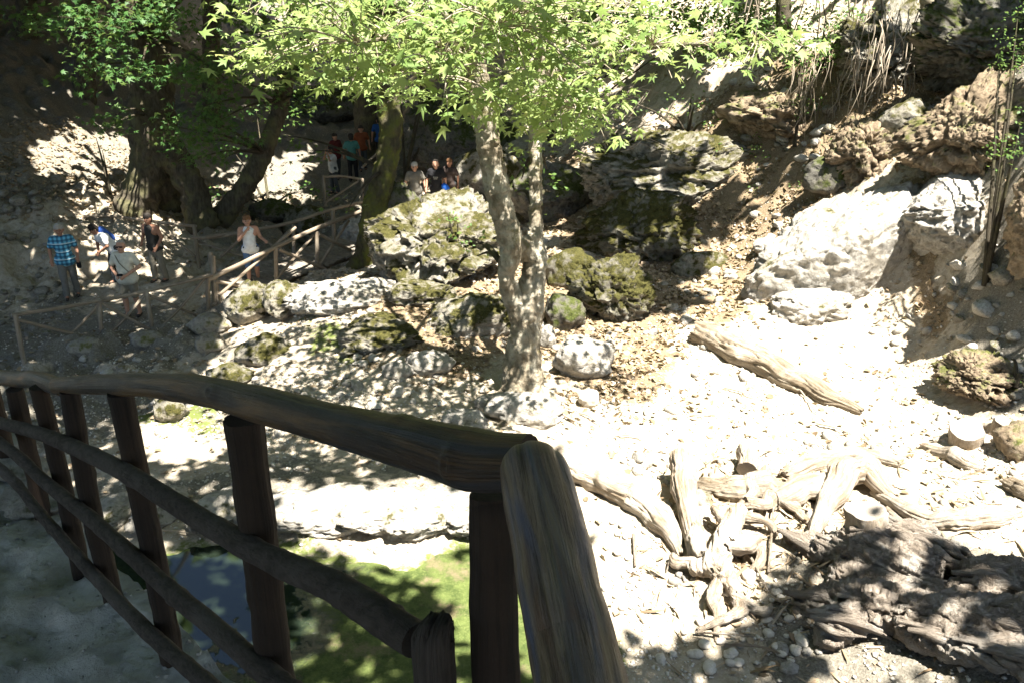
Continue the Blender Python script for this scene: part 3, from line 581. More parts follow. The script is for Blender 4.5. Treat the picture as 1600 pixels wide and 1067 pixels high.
# ------------------------------------------------------------------ railing of the raised path
def EP(u, v, off=0.):                               # point above the path edge line that shows at (u, v)
    d = rayd(u, v); s = (.884 + off) / (d[1] + .94 * d[0]); return EYE + d * s
rl = root('wooden_railing', (.05, .9, 4.85)); tag(rl, 'dark log railing of thick bent top rail, bark-covered poles and posts on the raised path', 'railing')
tp = [EP(*q) for q in [(828,722,.085),(740,718,.05),(640,692,.02),(520,662),(400,630),(290,606),(180,600),(90,602),(60,594),(10,590)]]
tr = [w_ / 2 * np.linalg.norm(p - EYE) / FPX for w_, p in zip([88, 100, 78, 65, 53, 42, 31, 22, 22, 22], tp)]
log('top_rail', tp[:8], tr[:8], M['rail'], rl, 56, 190, .10, 6, .012, 3., cut='rail_end', groove=.10, knots=7)
log('top_rail', [EP(100,607,.03), EP(60,594,.04), EP(5,590,.08), EP(-80,575,.12)], [.024,.027,.026,.026], M['rail'], rl, 24, 50, .08, 8, .01, 9., cut=False)
n0 = PY(838, 756, .868); log('handrail', [n0 + np.array([-.003,.044,-.006]), n0 + np.array([-.002,.030,.0]), n0, PY(862,860,.775), PY(885,965,.685), PY(905,1067,.615), np.array([.088,.30,5.868]), np.array([.15,-.6,5.83])], [.026,.040,.0435,.0445,.0445,.045,.046,.047], M['rail_near'], rl, 60, 200, .06, 9, .010, 5., dome=.3, cut='rail_end', groove=.08, knots=0)
def post(u0, v0, u1, v1, r, m='post', off=0., foot=True):
    a = EP(u0, v0, off); b = EP(u1, v1, off); b = np.array([a[0] + (b[0] - a[0]) * .25, a[1] + (b[1] - a[1]) * .25, float(path_top(a[:1], a[1:2])[0]) - .12])
    a = a + np.array([0, 0, -.004]); log('post', [a, (a + b) / 2 + np.array([random.uniform(-.01, .01), 0, 0]), b], [r, r * 1.03, r * 1.1], M[m], rl, 40, 60, .12, 9, .03, cut=False, groove=.08, knots=3)
post(379, 650, 440, 1067, .033); post(187, 610, 258, 1000, .027); post(107, 608, 165, 900, .025); post(60, 602, 105, 860, .024); post(22, 606, 60, 840, .026, off=.06); post(-15, 606, 20, 830, .028, off=.1); post(-60, 606, -20, 830, .028, off=.14)
log('post', [PY(766, 772, .985), PY(772, 930, .955), np.array([-.02, .93, 4.80])], [.029,.034,.04], M['post'], rl, 26, 50, .08, 9, .03, cut=False)
# short broken post with a split top
sp_ = [PY(678, 990, .93), PY(682, 1080, .92), np.array([-.085, .90, 4.80])]
V, F_, U, I = tube(sp_, [.029, .030, .034], 44, 60, .05, 10, .03, 2., groove=.16); top = V[:, 2] > sp_[0][2] - .004
V[top, 2] += .010 * fbm(V[top] * np.array([140, 140, 5]), 2) + .28 * (V[top, 0] - V[top, 0].mean()) + .006
tag(link('short_post', mesh('short_post', V - np.array(rl['_o']), F_, [M['post_grey'], M['post_grey']], True, U, I), rl), 'grey splintered short post')
A_ = [EP(*q, -.05) for q in [(650,1000),(600,965),(520,915),(440,880),(380,850),(280,790),(200,740),(120,700),(60,676),(0,660),(-80,640)]]
log('pole', A_, [.027,.027,.025,.024,.023,.022,.021,.020,.019,.018,.018], M['rail_bark'], rl, 28, 190, .10, 14, .03, 14., cut=False, knots=12)
B_ = [EP(u, v, -.06) for u, v in [(520,1130),(430,1062),(350,992),(270,925),(200,862),(140,808),(70,752),(20,706),(-60,650)]]
log('pole', B_, [.024,.023,.022,.021,.020,.019,.018,.017,.017], M['rail_bark'], rl, 28, 180, .10, 14, .03, 24., cut=False, knots=12)
C_ = [EP(u, v, -.065) for u, v in [(430,1160),(330,1072),(255,1008),(195,950),(150,902),(100,845),(60,798),(25,755),(-10,722),(-70,670)]]
log('pole', C_, [.020,.020,.020,.019,.018,.017,.016,.016,.015,.015], M['rail_bark'], rl, 26, 180, .12, 16, .03, 34., cut=False, knots=10)

# ------------------------------------------------------------------ braced fences by the walkers and the footbridge
def fence(name, label, rails, posts, braces, r=.045):
    """each pole as (u, v, Y) end points in the photograph and the metres away"""
    a = PY(*rails[0][0]); f = root(name, (a[0], a[1], gz(a[0], a[1]))); tag(f, label, 'fence')
    for k, arr, rad in (('rail', rails, r * .85), ('brace', braces, r * .7), ('post', posts, r)):
        for P in arr:
            Q = [PY(*p) for p in P]
            if k == 'post': Q[-1] = Q[-1] + np.array([0, 0, -.12])
            if len(Q) == 2: Q.insert(1, (Q[0] + Q[1]) / 2 + np.random.default_rng(len(arr)).normal(size=3) * .012)
            log(k, Q, [rad * 1.05, rad, rad * .92], M['fence'], f, 10, 14, .12, 5)
    return f
fence('braced_fence', 'rustic pole fence with crossed braces in front of the man in the cream shirt',
      [[(18,493,14.9),(90,482,15.5),(158,470,16.1)], [(150,472,16.1),(230,455,16.7),(332,430,17.4)]],
      [[(24,492,14.9),(44,598,14.6)], [(155,470,16.1),(160,534,15.9)], [(229,456,16.7),(240,520,16.4)], [(325,428,17.4),(325,498,17.2)]],
      [[(28,500,14.9),(160,531,16.0)], [(156,474,16.1),(72,556,15.3)], [(158,474,16.1),(246,521,16.5)], [(228,458,16.7),(162,530,16.0)], [(230,460,16.7),(318,497,17.2)], [(322,432,17.4),(244,520,16.5)]])
fence('braced_fence', 'rustic pole fence with crossed braces between the path and the hollow tree',
      [[(112,340,22.0),(170,338,22.2),(250,348,21.7),(306,354,21.2)], [(300,372,21),(335,371,20.8),(395,362,20.6)]],
      [[(128,338,22.2),(135,400,21.6)], [(245,346,21.8),(250,402,21.2)], [(303,353,21.2),(310,415,20.5)]],
      [[(148,340,22.1),(200,400,21.4)], [(250,352,21.6),(318,412,20.6)], [(248,352,21.7),(205,402,21.3)], [(310,378,21),(385,402,20.5)], [(385,366,20.7),(345,402,20.4)]], .05)
br = root('footbridge', PY(395, 452, 18.2)); tag(br, 'small wooden footbridge with plank deck and crossed pole railings over the gully', 'bridge')
def bl(name, P, r, m='fence'): 
    Q = [PY(*p) for p in P]; log(name, Q, [r] * len(Q), M[m], br, 10, 14, .12, 5)
bl('rail', [(326,437,17.4),(430,387,18.6),(500,355,19.8),(566,330,21)], .05); bl('rail', [(322,371,20.6),(440,352,21.2),(510,330,22),(565,316,23)], .045)
for a in [[(333,400,17.6),(335,492,17.4)], [(328,395,17.7),(345,488,17.4)], [(431,388,18.6),(432,458,18.5)], [(495,362,19.7),(496,440,19.6)], [(458,352,21.3),(460,415,20.8)], [(520,330,22),(522,385,21.6)], [(395,360,21),(398,420,20.3)]]: bl('post', a, .05)
for a in [[(342,462,17.4),(462,356,19.2)], [(436,390,18.6),(508,421,19.5)], [(490,368,19.7),(432,436,18.5)], [(498,366,19.7),(548,392,20.6)], [(545,345,20.8),(498,416,19.6)], [(400,366,21),(455,405,20.6)], [(455,358,21.2),(405,410,20.4)], [(336,440,17.5),(420,455,18.4)]]: bl('brace', a, .038)
d0, d1 = PY(398, 452, 18.3), PY(585, 386, 21.2); d0 = np.array([*d0[:2], d0[2]]); axd = (d1 - d0); LD = np.linalg.norm(axd); axd /= LD; ac = np.array([-axd[1], axd[0], 0]); ac /= np.linalg.norm(ac)
npk = 22
for i in range(npk):
    c0 = d0 + axd * LD * (i + .5) / npk; wv = LD / npk * .46; e = random.uniform(-.06, .06)
    a_, b_ = c0 + ac * (-.06 + e), c0 + ac * (1.55 + e)
    V = []
    for s in np.linspace(0, 1, 7):
        q = a_ + (b_ - a_) * s + np.array([0, 0, random.uniform(-.006, .006)])
        for sx, sz in ((-1, 0), (1, 0), (1, -1), (-1, -1)): V.append(q + axd * wv * sx * random.uniform(.93, 1) + np.array([0, 0, sz * .045]))
    F = [(0, 1, 2, 3), (24, 27, 26, 25)] + [(k * 4 + j, k * 4 + 4 + j, k * 4 + 4 + (j + 1) % 4, k * 4 + (j + 1) % 4) for k in range(6) for j in range(4)]
    V = np.array(V); link('plank', mesh('plank', V - np.array(br['_o']), F, M['plank'], False, np.c_[(V - c0) @ axd, (V - c0) @ ac]), br)
for k in (.18, 1.3): log('beam', [d0 + ac * k - [0, 0, .12], d1 + ac * k - [0, 0, .12]], [.075, .07], M['fence'], br, 10, 14, .1, 4)
for k in (.3, .62):
    q = d0 + axd * LD * k + ac * .2; log('pier', [q - [0, 0, .1], q - [0, 0, 1.2]], [.06, .065], M['fence'], br, 10, 8)
fence('pole_fence', 'dark pole fence on the path where the distant walkers gather', [[(505,277,26.5),(535,276,26.8),(566,281,27)], [(640,205,33),(590,240,30),(566,262,28)]],
      [[(505,275,26.5),(508,318,26)], [(566,280,27),(566,318,26.5)], [(590,238,30),(592,276,29.4)], [(640,203,33),(640,240,32)]], [[(507,318,26),(560,283,27)]], .05)
fence('pole_fence', 'pale slatted fence climbing beside the path behind the dark boulder', [[(622,190,36),(660,140,40),(690,120,44)]],
      [[(630,182,37),(630,222,36)], [(645,162,38.5),(646,205,37.5)], [(660,142,40),(660,185,39)], [(675,130,42),(676,170,41)]], [], .06)

# ------------------------------------------------------------------ fallen log, stumps and driftwood roots
def wood(name, label, pts, px, m='drift', cat='log', lift=.5, seg=60, rings=100, amp=.24, freq=3.4, grain=.10, group=None, cut=False, hs=None):
    """pts on the ground in the photograph, px: thickness in its pixels"""
    P = []; Rr = []; pts = [pts[0]] + [x_ for a_, b_ in zip(pts[:-1], pts[1:]) for x_ in (((a_[0] + b_[0]) / 2 + random.uniform(-4, 4), (a_[1] + b_[1]) / 2 + random.uniform(-4, 4)), b_)]; px = [px[0]] + [x_ for a_, b_ in zip(px[:-1], px[1:]) for x_ in ((a_ + b_) / 2 * random.uniform(.85, 1.12), b_)]
    if hs: hs = [hs[0]] + [x_ for a_, b_ in zip(hs[:-1], hs[1:]) for x_ in ((a_ + b_) / 2, b_)]
    for i, ((u, v), w_) in enumerate(zip(pts, px)):
        p = PG(u, v); r = w_ / 2 * .76 * np.linalg.norm(p - EYE) / FPX; P.append(p + np.array([0, 0, r * lift * 2 - r * .45 + (hs[i] if hs else 0)])); Rr.append(r)
    return tag(log(name, P, Rr, M[m], None, seg, rings, amp, freq, grain, None, cut, groove=.20, knots=4, jag=0. if cut else .9), label, cat, group)
wood('fallen_log', 'long straight weathered log lying across the sunny flat', [(1092,530),(1150,560),(1230,600),(1290,628),(1345,648)], [44,52,46,34,14], 'log', amp=.12, grain=.10, rings=110)
wood('driftwood_log', 'thick bleached trunk reaching from behind the handrail towards the roots', [(850,722),(930,755),(990,790),(1035,830),(1062,868)], [68,72,64,46,16], 'drift', 'driftwood', rings=80)
wood('driftwood_log', 'short sawn driftwood branch standing up from the bleached trunk', [(1062,752),(1066,790),(1082,850),(1090,890)], [46,44,36,26], 'drift', 'driftwood', hs=[.26,.15,.06,0], cut=True)
wood('driftwood_log', 'flaky bark log behind the sawn standing branch', [(1095,765),(1150,775),(1200,775),(1225,790)], [30,44,42,20], 'log', 'driftwood', amp=.3)
wood('driftwood_log', 'sawn branch stub turned on end with dark cut face', [(1166,745),(1164,724)], [36,34], 'drift', 'driftwood', hs=[.02,.14], cut=True)
wood('driftwood_log', 'straight pale log behind the bent elbow root', [(1222,752),(1270,730),(1330,718),(1405,728)], [26,36,32,14], 'drift', 'driftwood')
wood('driftwood_root', 'bent elbow root arching over its own shadow', [(1265,855),(1290,800),(1315,765),(1350,758),(1395,782)], [16,40,52,48,18], 'drift', 'driftwood', hs=[0,.07,.17,.14,.0], amp=.22)
wood('driftwood_log', 'rounded pale log end lying against the bent elbow root', [(1200,800),(1212,790),(1250,775),(1300,765)], [22,44,50,40], 'drift', 'driftwood')
wood('driftwood_root', 'long curved pale root on the sunny slope', [(1360,775),(1420,808),(1480,822),(1540,820),(1590,806)], [10,28,36,34,14], 'drift', 'driftwood')
wood('driftwood_log', 'short pale log pointing at the sawn stump', [(1440,700),(1490,722),(1535,738)], [12,32,18], 'drift', 'driftwood')
wood('driftwood_root', 'thin forked root lying beside the curved pale root', [(1385,800),(1430,840),(1500,862)], [12,12,6], 'drift', 'driftwood', seg=10)
wood('driftwood_root', 'slender pale root running towards the dark root plate', [(1350,790),(1400,830),(1450,855),(1490,880)], [14,16,12,6], 'drift', 'driftwood', seg=10)
wood('driftwood_branch', 'broken brown branch end at the edge of the bank', [(1570,765),(1600,775),(1640,800)], [26,32,30], 'log', 'driftwood')
def stump(u, v, w_, h, lean, label, m='drift'):
    p = PG(u, v); r = w_ / 2 * np.linalg.norm(p - EYE) / FPX; rt = root('stump', p); tag(rt, label, 'stump')
    a = p + np.array([0, 0, -.15]); b = p + np.array([lean[0], lean[1], h])
    log('trunk', [a, (a + b) / 2, b], [r * 1.35, r * 1.05, r], M[m], rt, 26, 26, .14, 3, .08)
    for k in range(5):
        t = random.uniform(0, 6.28); L = r * random.uniform(1.5, 2.6); q = p + np.array([math.cos(t) * L, math.sin(t) * L, -.05]); log('root', [p + np.array([0, 0, h * .3]), (p + q) / 2 + np.array([0, 0, h * .12]), q], [r * .5, r * .36, r * .15], M[m], rt, 10, 14, .2, 4, .05, cut=False)
stump(1508, 690, 38, .26, (-.10, -.14), 'sawn stump with pale ringed top at the edge of the flat')
stump(1562, 678, 28, .18, (0.03, -.05), 'smaller bleached stump next to the ringed stump')
# gnarled root knot
kn = PG(1115, 945); KR = root('gnarled_root', kn); tag(KR, 'bleached gnarled root knot with twisted arms over a dark hollow', 'root')
def px3(u, v, dz=0): p = PG(u, v); return p + np.array([0, 0, dz])
caps = [(px3(1115,900,.12), .13, px3(1130,870,.24), .12), (px3(1130,870,.24), .12, px3(1150,830,.26), .09), (px3(1115,900,.12), .11, px3(1085,905,.14), .07), (px3(1125,905,.14), .10, px3(1150,940,.10), .06), (px3(1130,880,.24), .08, px3(1175,868,.18), .07)]
fuse('knot', caps, .014, M['drift'], .02, 9, 1., parent=KR, rid=.022, uvaxis=(.3, .8, .3), grainax=(.3, .9, .2))
for P, r in [([(1130,870,.26),(1158,815,.28),(1180,770,.18),(1195,742,.08)], [.11,.09,.08,.05]), ([(1120,905,.16),(1078,900,.20),(1055,880,.16),(1040,888,.05)], [.10,.075,.055,.02]), ([(1125,910,.16),(1152,945,.14),(1140,975,.12),(1088,990,.03)], [.10,.07,.05,.02]), ([(1130,880,.28),(1170,862,.26),(1188,880,.14),(1168,908,.0)], [.09,.08,.06,.03]),
             ([(1095,890,.2),(1078,850,.28),(1072,820,.22)], [.08,.06,.04]), ([(1160,812,.26),(1205,792,.22),(1240,805,.10),(1275,822,.0)], [.08,.06,.05,.03]), ([(1145,950,.12),(1185,962,.10),(1205,950,.0)], [.06,.04,.02]), ([(1120,925,.12),(1108,965,.10),(1120,1005,.0)], [.07,.045,.015]), ([(1150,835,.28),(1190,830,.22),(1210,850,.05)], [.07,.05,.03]), ([(1140,870,.3),(1125,835,.34),(1110,815,.25)], [.07,.05,.025])]:
    Q = [px3(*q_) for q_ in P]; Q = [Q[0]] + [x_ for a_, b_ in zip(Q[:-1], Q[1:]) for x_ in ((a_ + b_) / 2 + RNG.normal(size=3) * [.05, .05, .03], b_ + RNG.normal(size=3) * [.03, .03, .0])]; Q = [Q[0]] + [x_ - [0, 0, .25 * max(0, x_[2] - gz(x_[0], x_[1]))] for x_ in Q[1:]]; log('root', Q, [r[min(len(r) - 1, i // 2)] * random.uniform(.7, 1.25) for i in range(len(Q))], M['drift'], KR, 40, 60, .3, 7, .14, cut=False, groove=.2, knots=2, jag=.8)
for u0, v0, u1, v1 in [(1100,985,1210,960),(1085,1000,1180,1000),(1130,1015,1240,1040),(1170,880,1200,930),(1200,900,1210,760),(1150,760,1230,745),(1050,885,1040,900)]: log('rootlet', [px3(u0, v0, .05), px3((u0 + u1) / 2, (v0 + v1) / 2, .09), px3(u1, v1, .02)], [.018, .014, .006], M['drift'], KR, 8, 16, .2, 8)
# overturned root plates in the shade
def plate(label, u, v, caps, amp, rid, seed, ax):
    k = root('root_plate', PG(u, v)); tag(k, label, 'root'); fuse('root_mass', caps, .02, M['drift_dark'], amp * .5, 9, seed, parent=k, rid=rid * .62, uvaxis=ax, grainax=ax)
    a3 = np.asarray(ax, float)
    for c_ in caps:
        for j in range(12):
            m0 = (np.asarray(c_[0]) + np.asarray(c_[2])) / 2; d_ = np.array([random.uniform(-1, 1), random.uniform(-1, .3), random.uniform(.2, 1)]); d_ /= np.linalg.norm(d_); p0 = m0 + d_ * c_[1] * .85; l_ = random.uniform(.25, .8)
            log('splinter', [p0 - a3 * l_ * .5, p0 + d_ * .04 + RNG.normal(size=3) * .03, p0 + a3 * l_ * .6 - [0, 0, .03]], [.02, random.uniform(.02, .06), .006], M['drift_dark'], k, 14, 16, .3, 8, .25, cut=False, groove=.25, jag=.8)
    return k
q = px3
k1 = plate('dark rotting root plate with a pale sawn stump on top', 1350, 920,
      [(q(1345,880,.1), .32, q(1420,890,.05), .30), (q(1290,870,.02), .14, q(1345,880,.1), .25), (q(1240,850,.0), .06, q(1290,870,.02), .14), (q(1330,920,.0), .24, q(1420,940,-.05), .26), (q(1420,890,.05), .26, q(1470,880,.12), .10), (q(1470,880,.12), .09, q(1500,888,.14), .03), (q(1380,860,.12), .2, q(1440,850,.10), .12), (q(1440,930,.0), .18, q(1480,940,.0), .1)], .07, .075, 3., (.8, -.5, -.2))
sb = q(1345, 866, .12); log('sawn_stub', [sb, sb + np.array([-.01, .02, .24]), sb + np.array([-.03, .03, .46])], [.26, .215, .205], M['drift'], k1, 26, 26, .14, 4, .07)
k2 = plate('broad dark slab of weathered root wood overhanging a black hollow', 1430, 1010,
      [(q(1250,955,.05), .07, q(1310,960,.12), .16), (q(1310,960,.12), .17, q(1420,985,.18), .22), (q(1420,985,.18), .22, q(1520,1000,.20), .24), (q(1520,1000,.20), .24, q(1610,1010,.25), .22), (q(1330,985,.16), .13, q(1290,1010,.12), .07), (q(1420,1010,.22), .15, q(1500,1040,.22), .14), (q(1500,1040,.22), .14, q(1590,1050,.24), .12), (q(1500,960,.15), .16, q(1600,940,.2), .2), (q(1520,930,.2), .13, q(1620,930,.2), .17), (q(1360,950,.1), .1, q(1450,960,.1), .14), (q(1570,1040,.25), .1, q(1590,1075,.2), .05)], .085, .09, 9., (.95, -.25, -.1))
for u0, v0, u1, v1, m_ in [(1205,985,1235,945,'twig'),(1380,945,1430,938,'twig_dark'),(1480,900,1520,860,'twig'),(1440,880,1480,905,'twig'),(990,840,992,890,'drift'),(1075,655,1118,652,'twig'),(960,685,1005,690,'twig'),(1275,665,1330,680,'twig'),(1230,590,1275,650,'twig'),(905,650,935,665,'twig'),(1270,805,1310,790,'twig'),(1310,730,1340,745,'drift'),(1335,720,1400,800,'drift'),(1130,610,1180,625,'twig'),(220,835,330,842,'twig'),(870,650,920,672,'twig')]:
    o = log('stick', [q(u0, v0, .04), q((u0 + u1) / 2, (v0 + v1) / 2, .06), q(u1, v1, .03)], [.024, .022, .014] if m_ == 'drift' else [.014, .013, .007], M[m_], None, 8, 14, .2, 8); tag(o, 'thin dry stick lying among stones and leaves', 'stick', 'dry sticks on the ground')

# ------------------------------------------------------------------ trees
def polyline(P, r, seg=14):                        # caps along a bent limb
    return [(P[i], r[i], P[i + 1], r[i + 1]) for i in range(len(P) - 1)]
def dens(P, r, n): C = catmull(P, n); rr = np.interp(np.linspace(0, 1, n), np.linspace(0, 1, len(r)), r); return polyline(C, rr)
tb = PG(816, 622); MT = root('plane_tree', tb); tag(MT, 'forked plane tree with pale dappled trunk and bright lime leaves over the valley floor', 'tree')
def T(u, v, Y): return PY(u, v, Y)
TY = tb[1]
def T(u, v, Y): return PY(u, v, Y + TY - 13.2)
caps = dens([T(816,632,13.2), T(817,590,13.3), T(818,540,13.45), T(826,490,13.55), T(832,440,13.65), T(838,400,13.75)], [.42,.31,.25,.215,.18,.15], 11)
caps += dens([T(815,500,13.5), T(800,465,13.5), T(790,425,13.45), T(800,385,13.45), T(782,320,13.35), T(766,240,13.3), T(752,160,13.2), T(738,60,13.2), T(730,-60,13.2)], [.16,.14,.115,.17,.16,.155,.14,.115,.09], 18)
caps += dens([T(838,405,13.75), T(818,390,13.6), T(800,380,13.48)], [.14,.15,.14], 5)
caps += dens([T(838,402,13.75), T(836,340,13.9), T(837,270,14.), T(836,200,14.1), T(842,110,14.2), T(850,20,14.3), T(862,-60,14.5)], [.145,.09,.075,.07,.065,.055,.04], 14)
for u, v, r in [(770,652,.05),(788,664,.06),(846,650,.07),(868,640,.05),(885,628,.04),(760,632,.06),(800,668,.05),(858,628,.08)]: caps += dens([T(816,596,13.3), (T(816,618,13.2) + PG(u, v)) / 2 + [0, 0, .02], PG(u, v) - [0, 0, .04]], [.22, .13, r], 6)
fuse('trunk', caps, .026, M['bark_plane'], .035, 5, 2., parent=MT, rid=.022, uvaxis=(0, 0, 1), smooth=0)
CANO = [(345,75),(375,118),(440,112),(520,148),(560,165),(640,165),(690,190),(760,178),(800,205),(870,228),(950,215),(975,180),(960,145),(1060,100),(1160,115),(1200,80),(1275,75),(1240,40),(1120,60),(1100,-30),(1000,-75),(500,-75),(380,-30)]
limb_ends = [(430,90,11.5),(560,70,10.5),(680,120,10.2),(520,-20,12.5),(700,-30,11.5),(900,170,11),(1020,70,12),(1180,70,12.5),(880,-30,12.5),(780,40,10.5),(600,130,12),(980,-40,13.5),(450,-40,13),(820,120,15.5),(650,0,16),(760,-50,13),(950,20,16.5)]
LP = []
for i, (u, v, Y) in enumerate(limb_ends):
    s = T(745, 150 - 12 * (i % 5) * 2, 13.2) if u < 860 else T(838, 190 - 25 * (i % 5), 14.3); e = T(u, v, Y); mid = (s + e) / 2 + np.array([0, 0, .25 + .25 * random.random()])
    C = catmull([s, s * .6 + mid * .4 + [0, 0, .08], mid, e * .7 + mid * .3 + [0, 0, .03], e], 22); LP.append(C); log('limb', C[::3], np.linspace(.06, .012, len(C[::3])), M['bark_plane'], MT, 8, 22, .12, 4, cut=False)
LP = np.vstack(LP); poly = np.array(CANO, float); lo, hi = poly.min(0), poly.max(0)
sprays = []
while len(sprays) < 285:
    u, v = random.uniform(lo[0], hi[0]), random.uniform(lo[1], hi[1]) if random.random() < .3 else random.uniform(-20, hi[1])
    if not in_poly(np.array([u]), np.array([v]), poly)[0]: continue
    if u > 1000 and random.random() < .6: continue
    if 640 < u < 760 and v > 110 and random.random() < .65: continue
    sprays.append(T(u, v, random.choice([random.uniform(9.3, 12.5), random.uniform(11, 15)])))
for u, v, Y in [(365,85,10.5),(372,105,10.5),(690,165,9.6),(700,178,9.6),(835,208,10),(900,195,10.2),(960,205,11),(1225,72,11.5),(1255,70,11.8),(1160,100,11.5),(1170,105,11.5),(540,148,10),(600,148,10),(775,175,10),(1050,120,11.5),(860,228,11),(950,225,11)]: sprays.append(T(u, v, Y))
LPOS, LNRM, LSP, LSZ = [], [], [], []; twV = []
for k, c in enumerate(sprays):
    a = LP[np.argmin(((LP - c) ** 2).sum(1) + 2. * np.maximum(0, LP[:, 2] < c[2] - .3))]
    C = catmull([a, (a + c) / 2 + np.array([random.uniform(-.1, .1), random.uniform(-.1, .1), .12]), c + np.array([0, 0, -.02])], 10); twV.append((C, np.linspace(.011, .004, 10)))
    for j in range(random.randint(11, 19)):
        p = C[min(9, 3 + int(random.random() ** .6 * 7))] + RNG.normal(size=3) * np.array([.26, .26, .09]); n_ = np.array([RNG.normal() * .5, RNG.normal() * .5 - .25, 1.]); LPOS.append(p); LNRM.append(n_); LSP.append(random.uniform(0, 6.28)); LSZ.append(random.choice([random.uniform(.07, .13), random.uniform(.12, .23)]))
LPOS, LNRM, LSP, LSZ = map(np.array, (LPOS, LNRM, LSP, LSZ))
TW = [tube(C, r, 5, 10, 0, 1, 0, 0) for C, r in twV]; Vt, Ft, n_ = [], [], 0
for V, F_, _, _ in TW: Vt.append(V); Ft += [tuple(i + n_ for i in f) for f in F_]; n_ += len(V)
tag(link('twigs', mesh('twigs', np.vstack(Vt) - np.array(MT['_o']), Ft, M['twig']), MT), kind='stuff')
ROT = frames(LNRM, LSP); uL, vL = to_px(LPOS); szpx = LSZ / np.linalg.norm(LPOS - EYE, axis=1); inv = (uL > 0) & (uL < 1600) & (vL > 5) & (vL < 300)
best = set(np.argsort(-(szpx + inv * 10 - (vL > 60) * 0))[:300].tolist()); rest = np.array([i for i in range(len(LPOS)) if i not in best])
scatter('crown', LEAF, LEAF_F, LPOS[rest], ROT[rest], LSZ[rest], M['leaf'], parent=MT)['kind'] = 'stuff'
lm = [mesh('leaf', LEAF * np.array([1, 1, .6 + .35 * i]), LEAF_F, M['leaf'], False, None, None, np.full(len(LEAF), t)) for i, t in enumerate((.1, .4, .6, .9))]
for i in best:
    o = link('leaf', lm[min(3, int(random.random() * 3.3))], MT); o.matrix_local = Matrix.Translation(Vector(LPOS[i] - np.array(MT['_o']))) @ Matrix(ROT[i].tolist()).to_4x4() @ Matrix.Scale(LSZ[i], 4)

# hollow giant on the shaded side
hb = PG(262, 345); HT = root('plane_tree', hb); tag(HT, 'giant old plane tree with a black hollow at its base behind the pole fence', 'tree'); HY = hb[1]
def H(u, v, dy=0.): return PY(u, v, HY + dy)
caps = dens([H(205,352,-.1), H(215,315), H(232,270,.1), H(238,225,.2)], [.62,.50,.46,.52], 9) + dens([H(312,352,-.2), H(305,310), H(285,262,.1), H(250,225,.2)], [.40,.34,.36,.50], 9) + dens([H(262,352,1.2), H(258,290,.9), H(245,230,.4)], [.5,.6,.6], 7)
caps += dens([H(242,235,.2), H(237,150,.2), H(232,60,.3), H(225,-60,.4), H(215,-200,.5)], [.60,.52,.50,.44,.35], 14) + dens([H(180,355,-.4), H(200,330)], [.2,.4], 4) + dens([H(335,352,-.3), H(312,325,-.1)], [.12,.3], 4)
caps += dens([H(238,60,.3), H(180,-10,.2), H(90,-80,0)], [.3,.2,.16], 6) + dens([H(236,40,.3), H(300,-60,-.3), H(400,-170,-1)], [.3,.2,.15], 6)
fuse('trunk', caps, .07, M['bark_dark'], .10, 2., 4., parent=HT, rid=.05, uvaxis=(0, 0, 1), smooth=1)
gb = PG(330, 352); GT = root('leaning_tree', gb); tag(GT, 'black leaning trunk beside the hollow plane tree', 'tree')
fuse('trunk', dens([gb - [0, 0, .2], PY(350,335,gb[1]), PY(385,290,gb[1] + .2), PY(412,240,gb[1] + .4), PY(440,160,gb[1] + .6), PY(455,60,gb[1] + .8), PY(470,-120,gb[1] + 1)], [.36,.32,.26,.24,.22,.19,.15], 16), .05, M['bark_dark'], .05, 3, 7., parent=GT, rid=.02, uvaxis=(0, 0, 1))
mb = PG(575, 415); MO = root('mossy_tree', mb); tag(MO, 'mossy dark tree at the end of the footbridge', 'tree')
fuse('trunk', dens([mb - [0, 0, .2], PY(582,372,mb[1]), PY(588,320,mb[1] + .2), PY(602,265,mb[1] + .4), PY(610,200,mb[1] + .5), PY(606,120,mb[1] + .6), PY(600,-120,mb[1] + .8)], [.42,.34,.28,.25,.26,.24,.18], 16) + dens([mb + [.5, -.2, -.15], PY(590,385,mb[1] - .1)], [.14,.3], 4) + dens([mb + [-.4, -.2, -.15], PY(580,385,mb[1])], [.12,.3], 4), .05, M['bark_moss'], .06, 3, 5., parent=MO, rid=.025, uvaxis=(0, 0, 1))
def far_tree(u, v, r, lean, label, top=-420, m='bark_dark'):
    b = PG(u, v); t = root('slender_tree', b); tag(t, label, 'tree'); fuse('trunk', dens([b - [0, 0, .3], PY(u + lean * .5, (v + top) / 2, b[1]), PY(u + lean, top, b[1])], [r * 1.3, r, r * .7], 8), .06, M[m], .05, 2, u * .1, parent=t, rid=.02, uvaxis=(0, 0, 1)); return t
FT = [far_tree(570, 250, .36, 2, 'dark slender trunk behind the distant walkers'), far_tree(725, 190, .25, -8, 'dark thin trunk beside the climbing path'), far_tree(130, 150, .3, 10, 'dark trunk on the shaded slope above the stone wall'),
      far_tree(660, 150, .2, 4, 'thin far trunk next to the climbing fence'), far_tree(330, 190, .28, -5, 'dark trunk deep in the shade behind the leaning tree'), far_tree(40, 60, .3, 0, 'thick shadowed trunk high on the shaded slope'), far_tree(470, 110, .3, 12, 'distant dark trunk up the shaded gorge'), far_tree(1450, 40, .12, -6, 'thin bare trunk at the top of the rocky slope', m='bark_plane'), far_tree(1225, 60, .14, 10, 'thin trunk among shrubs on the slope')]
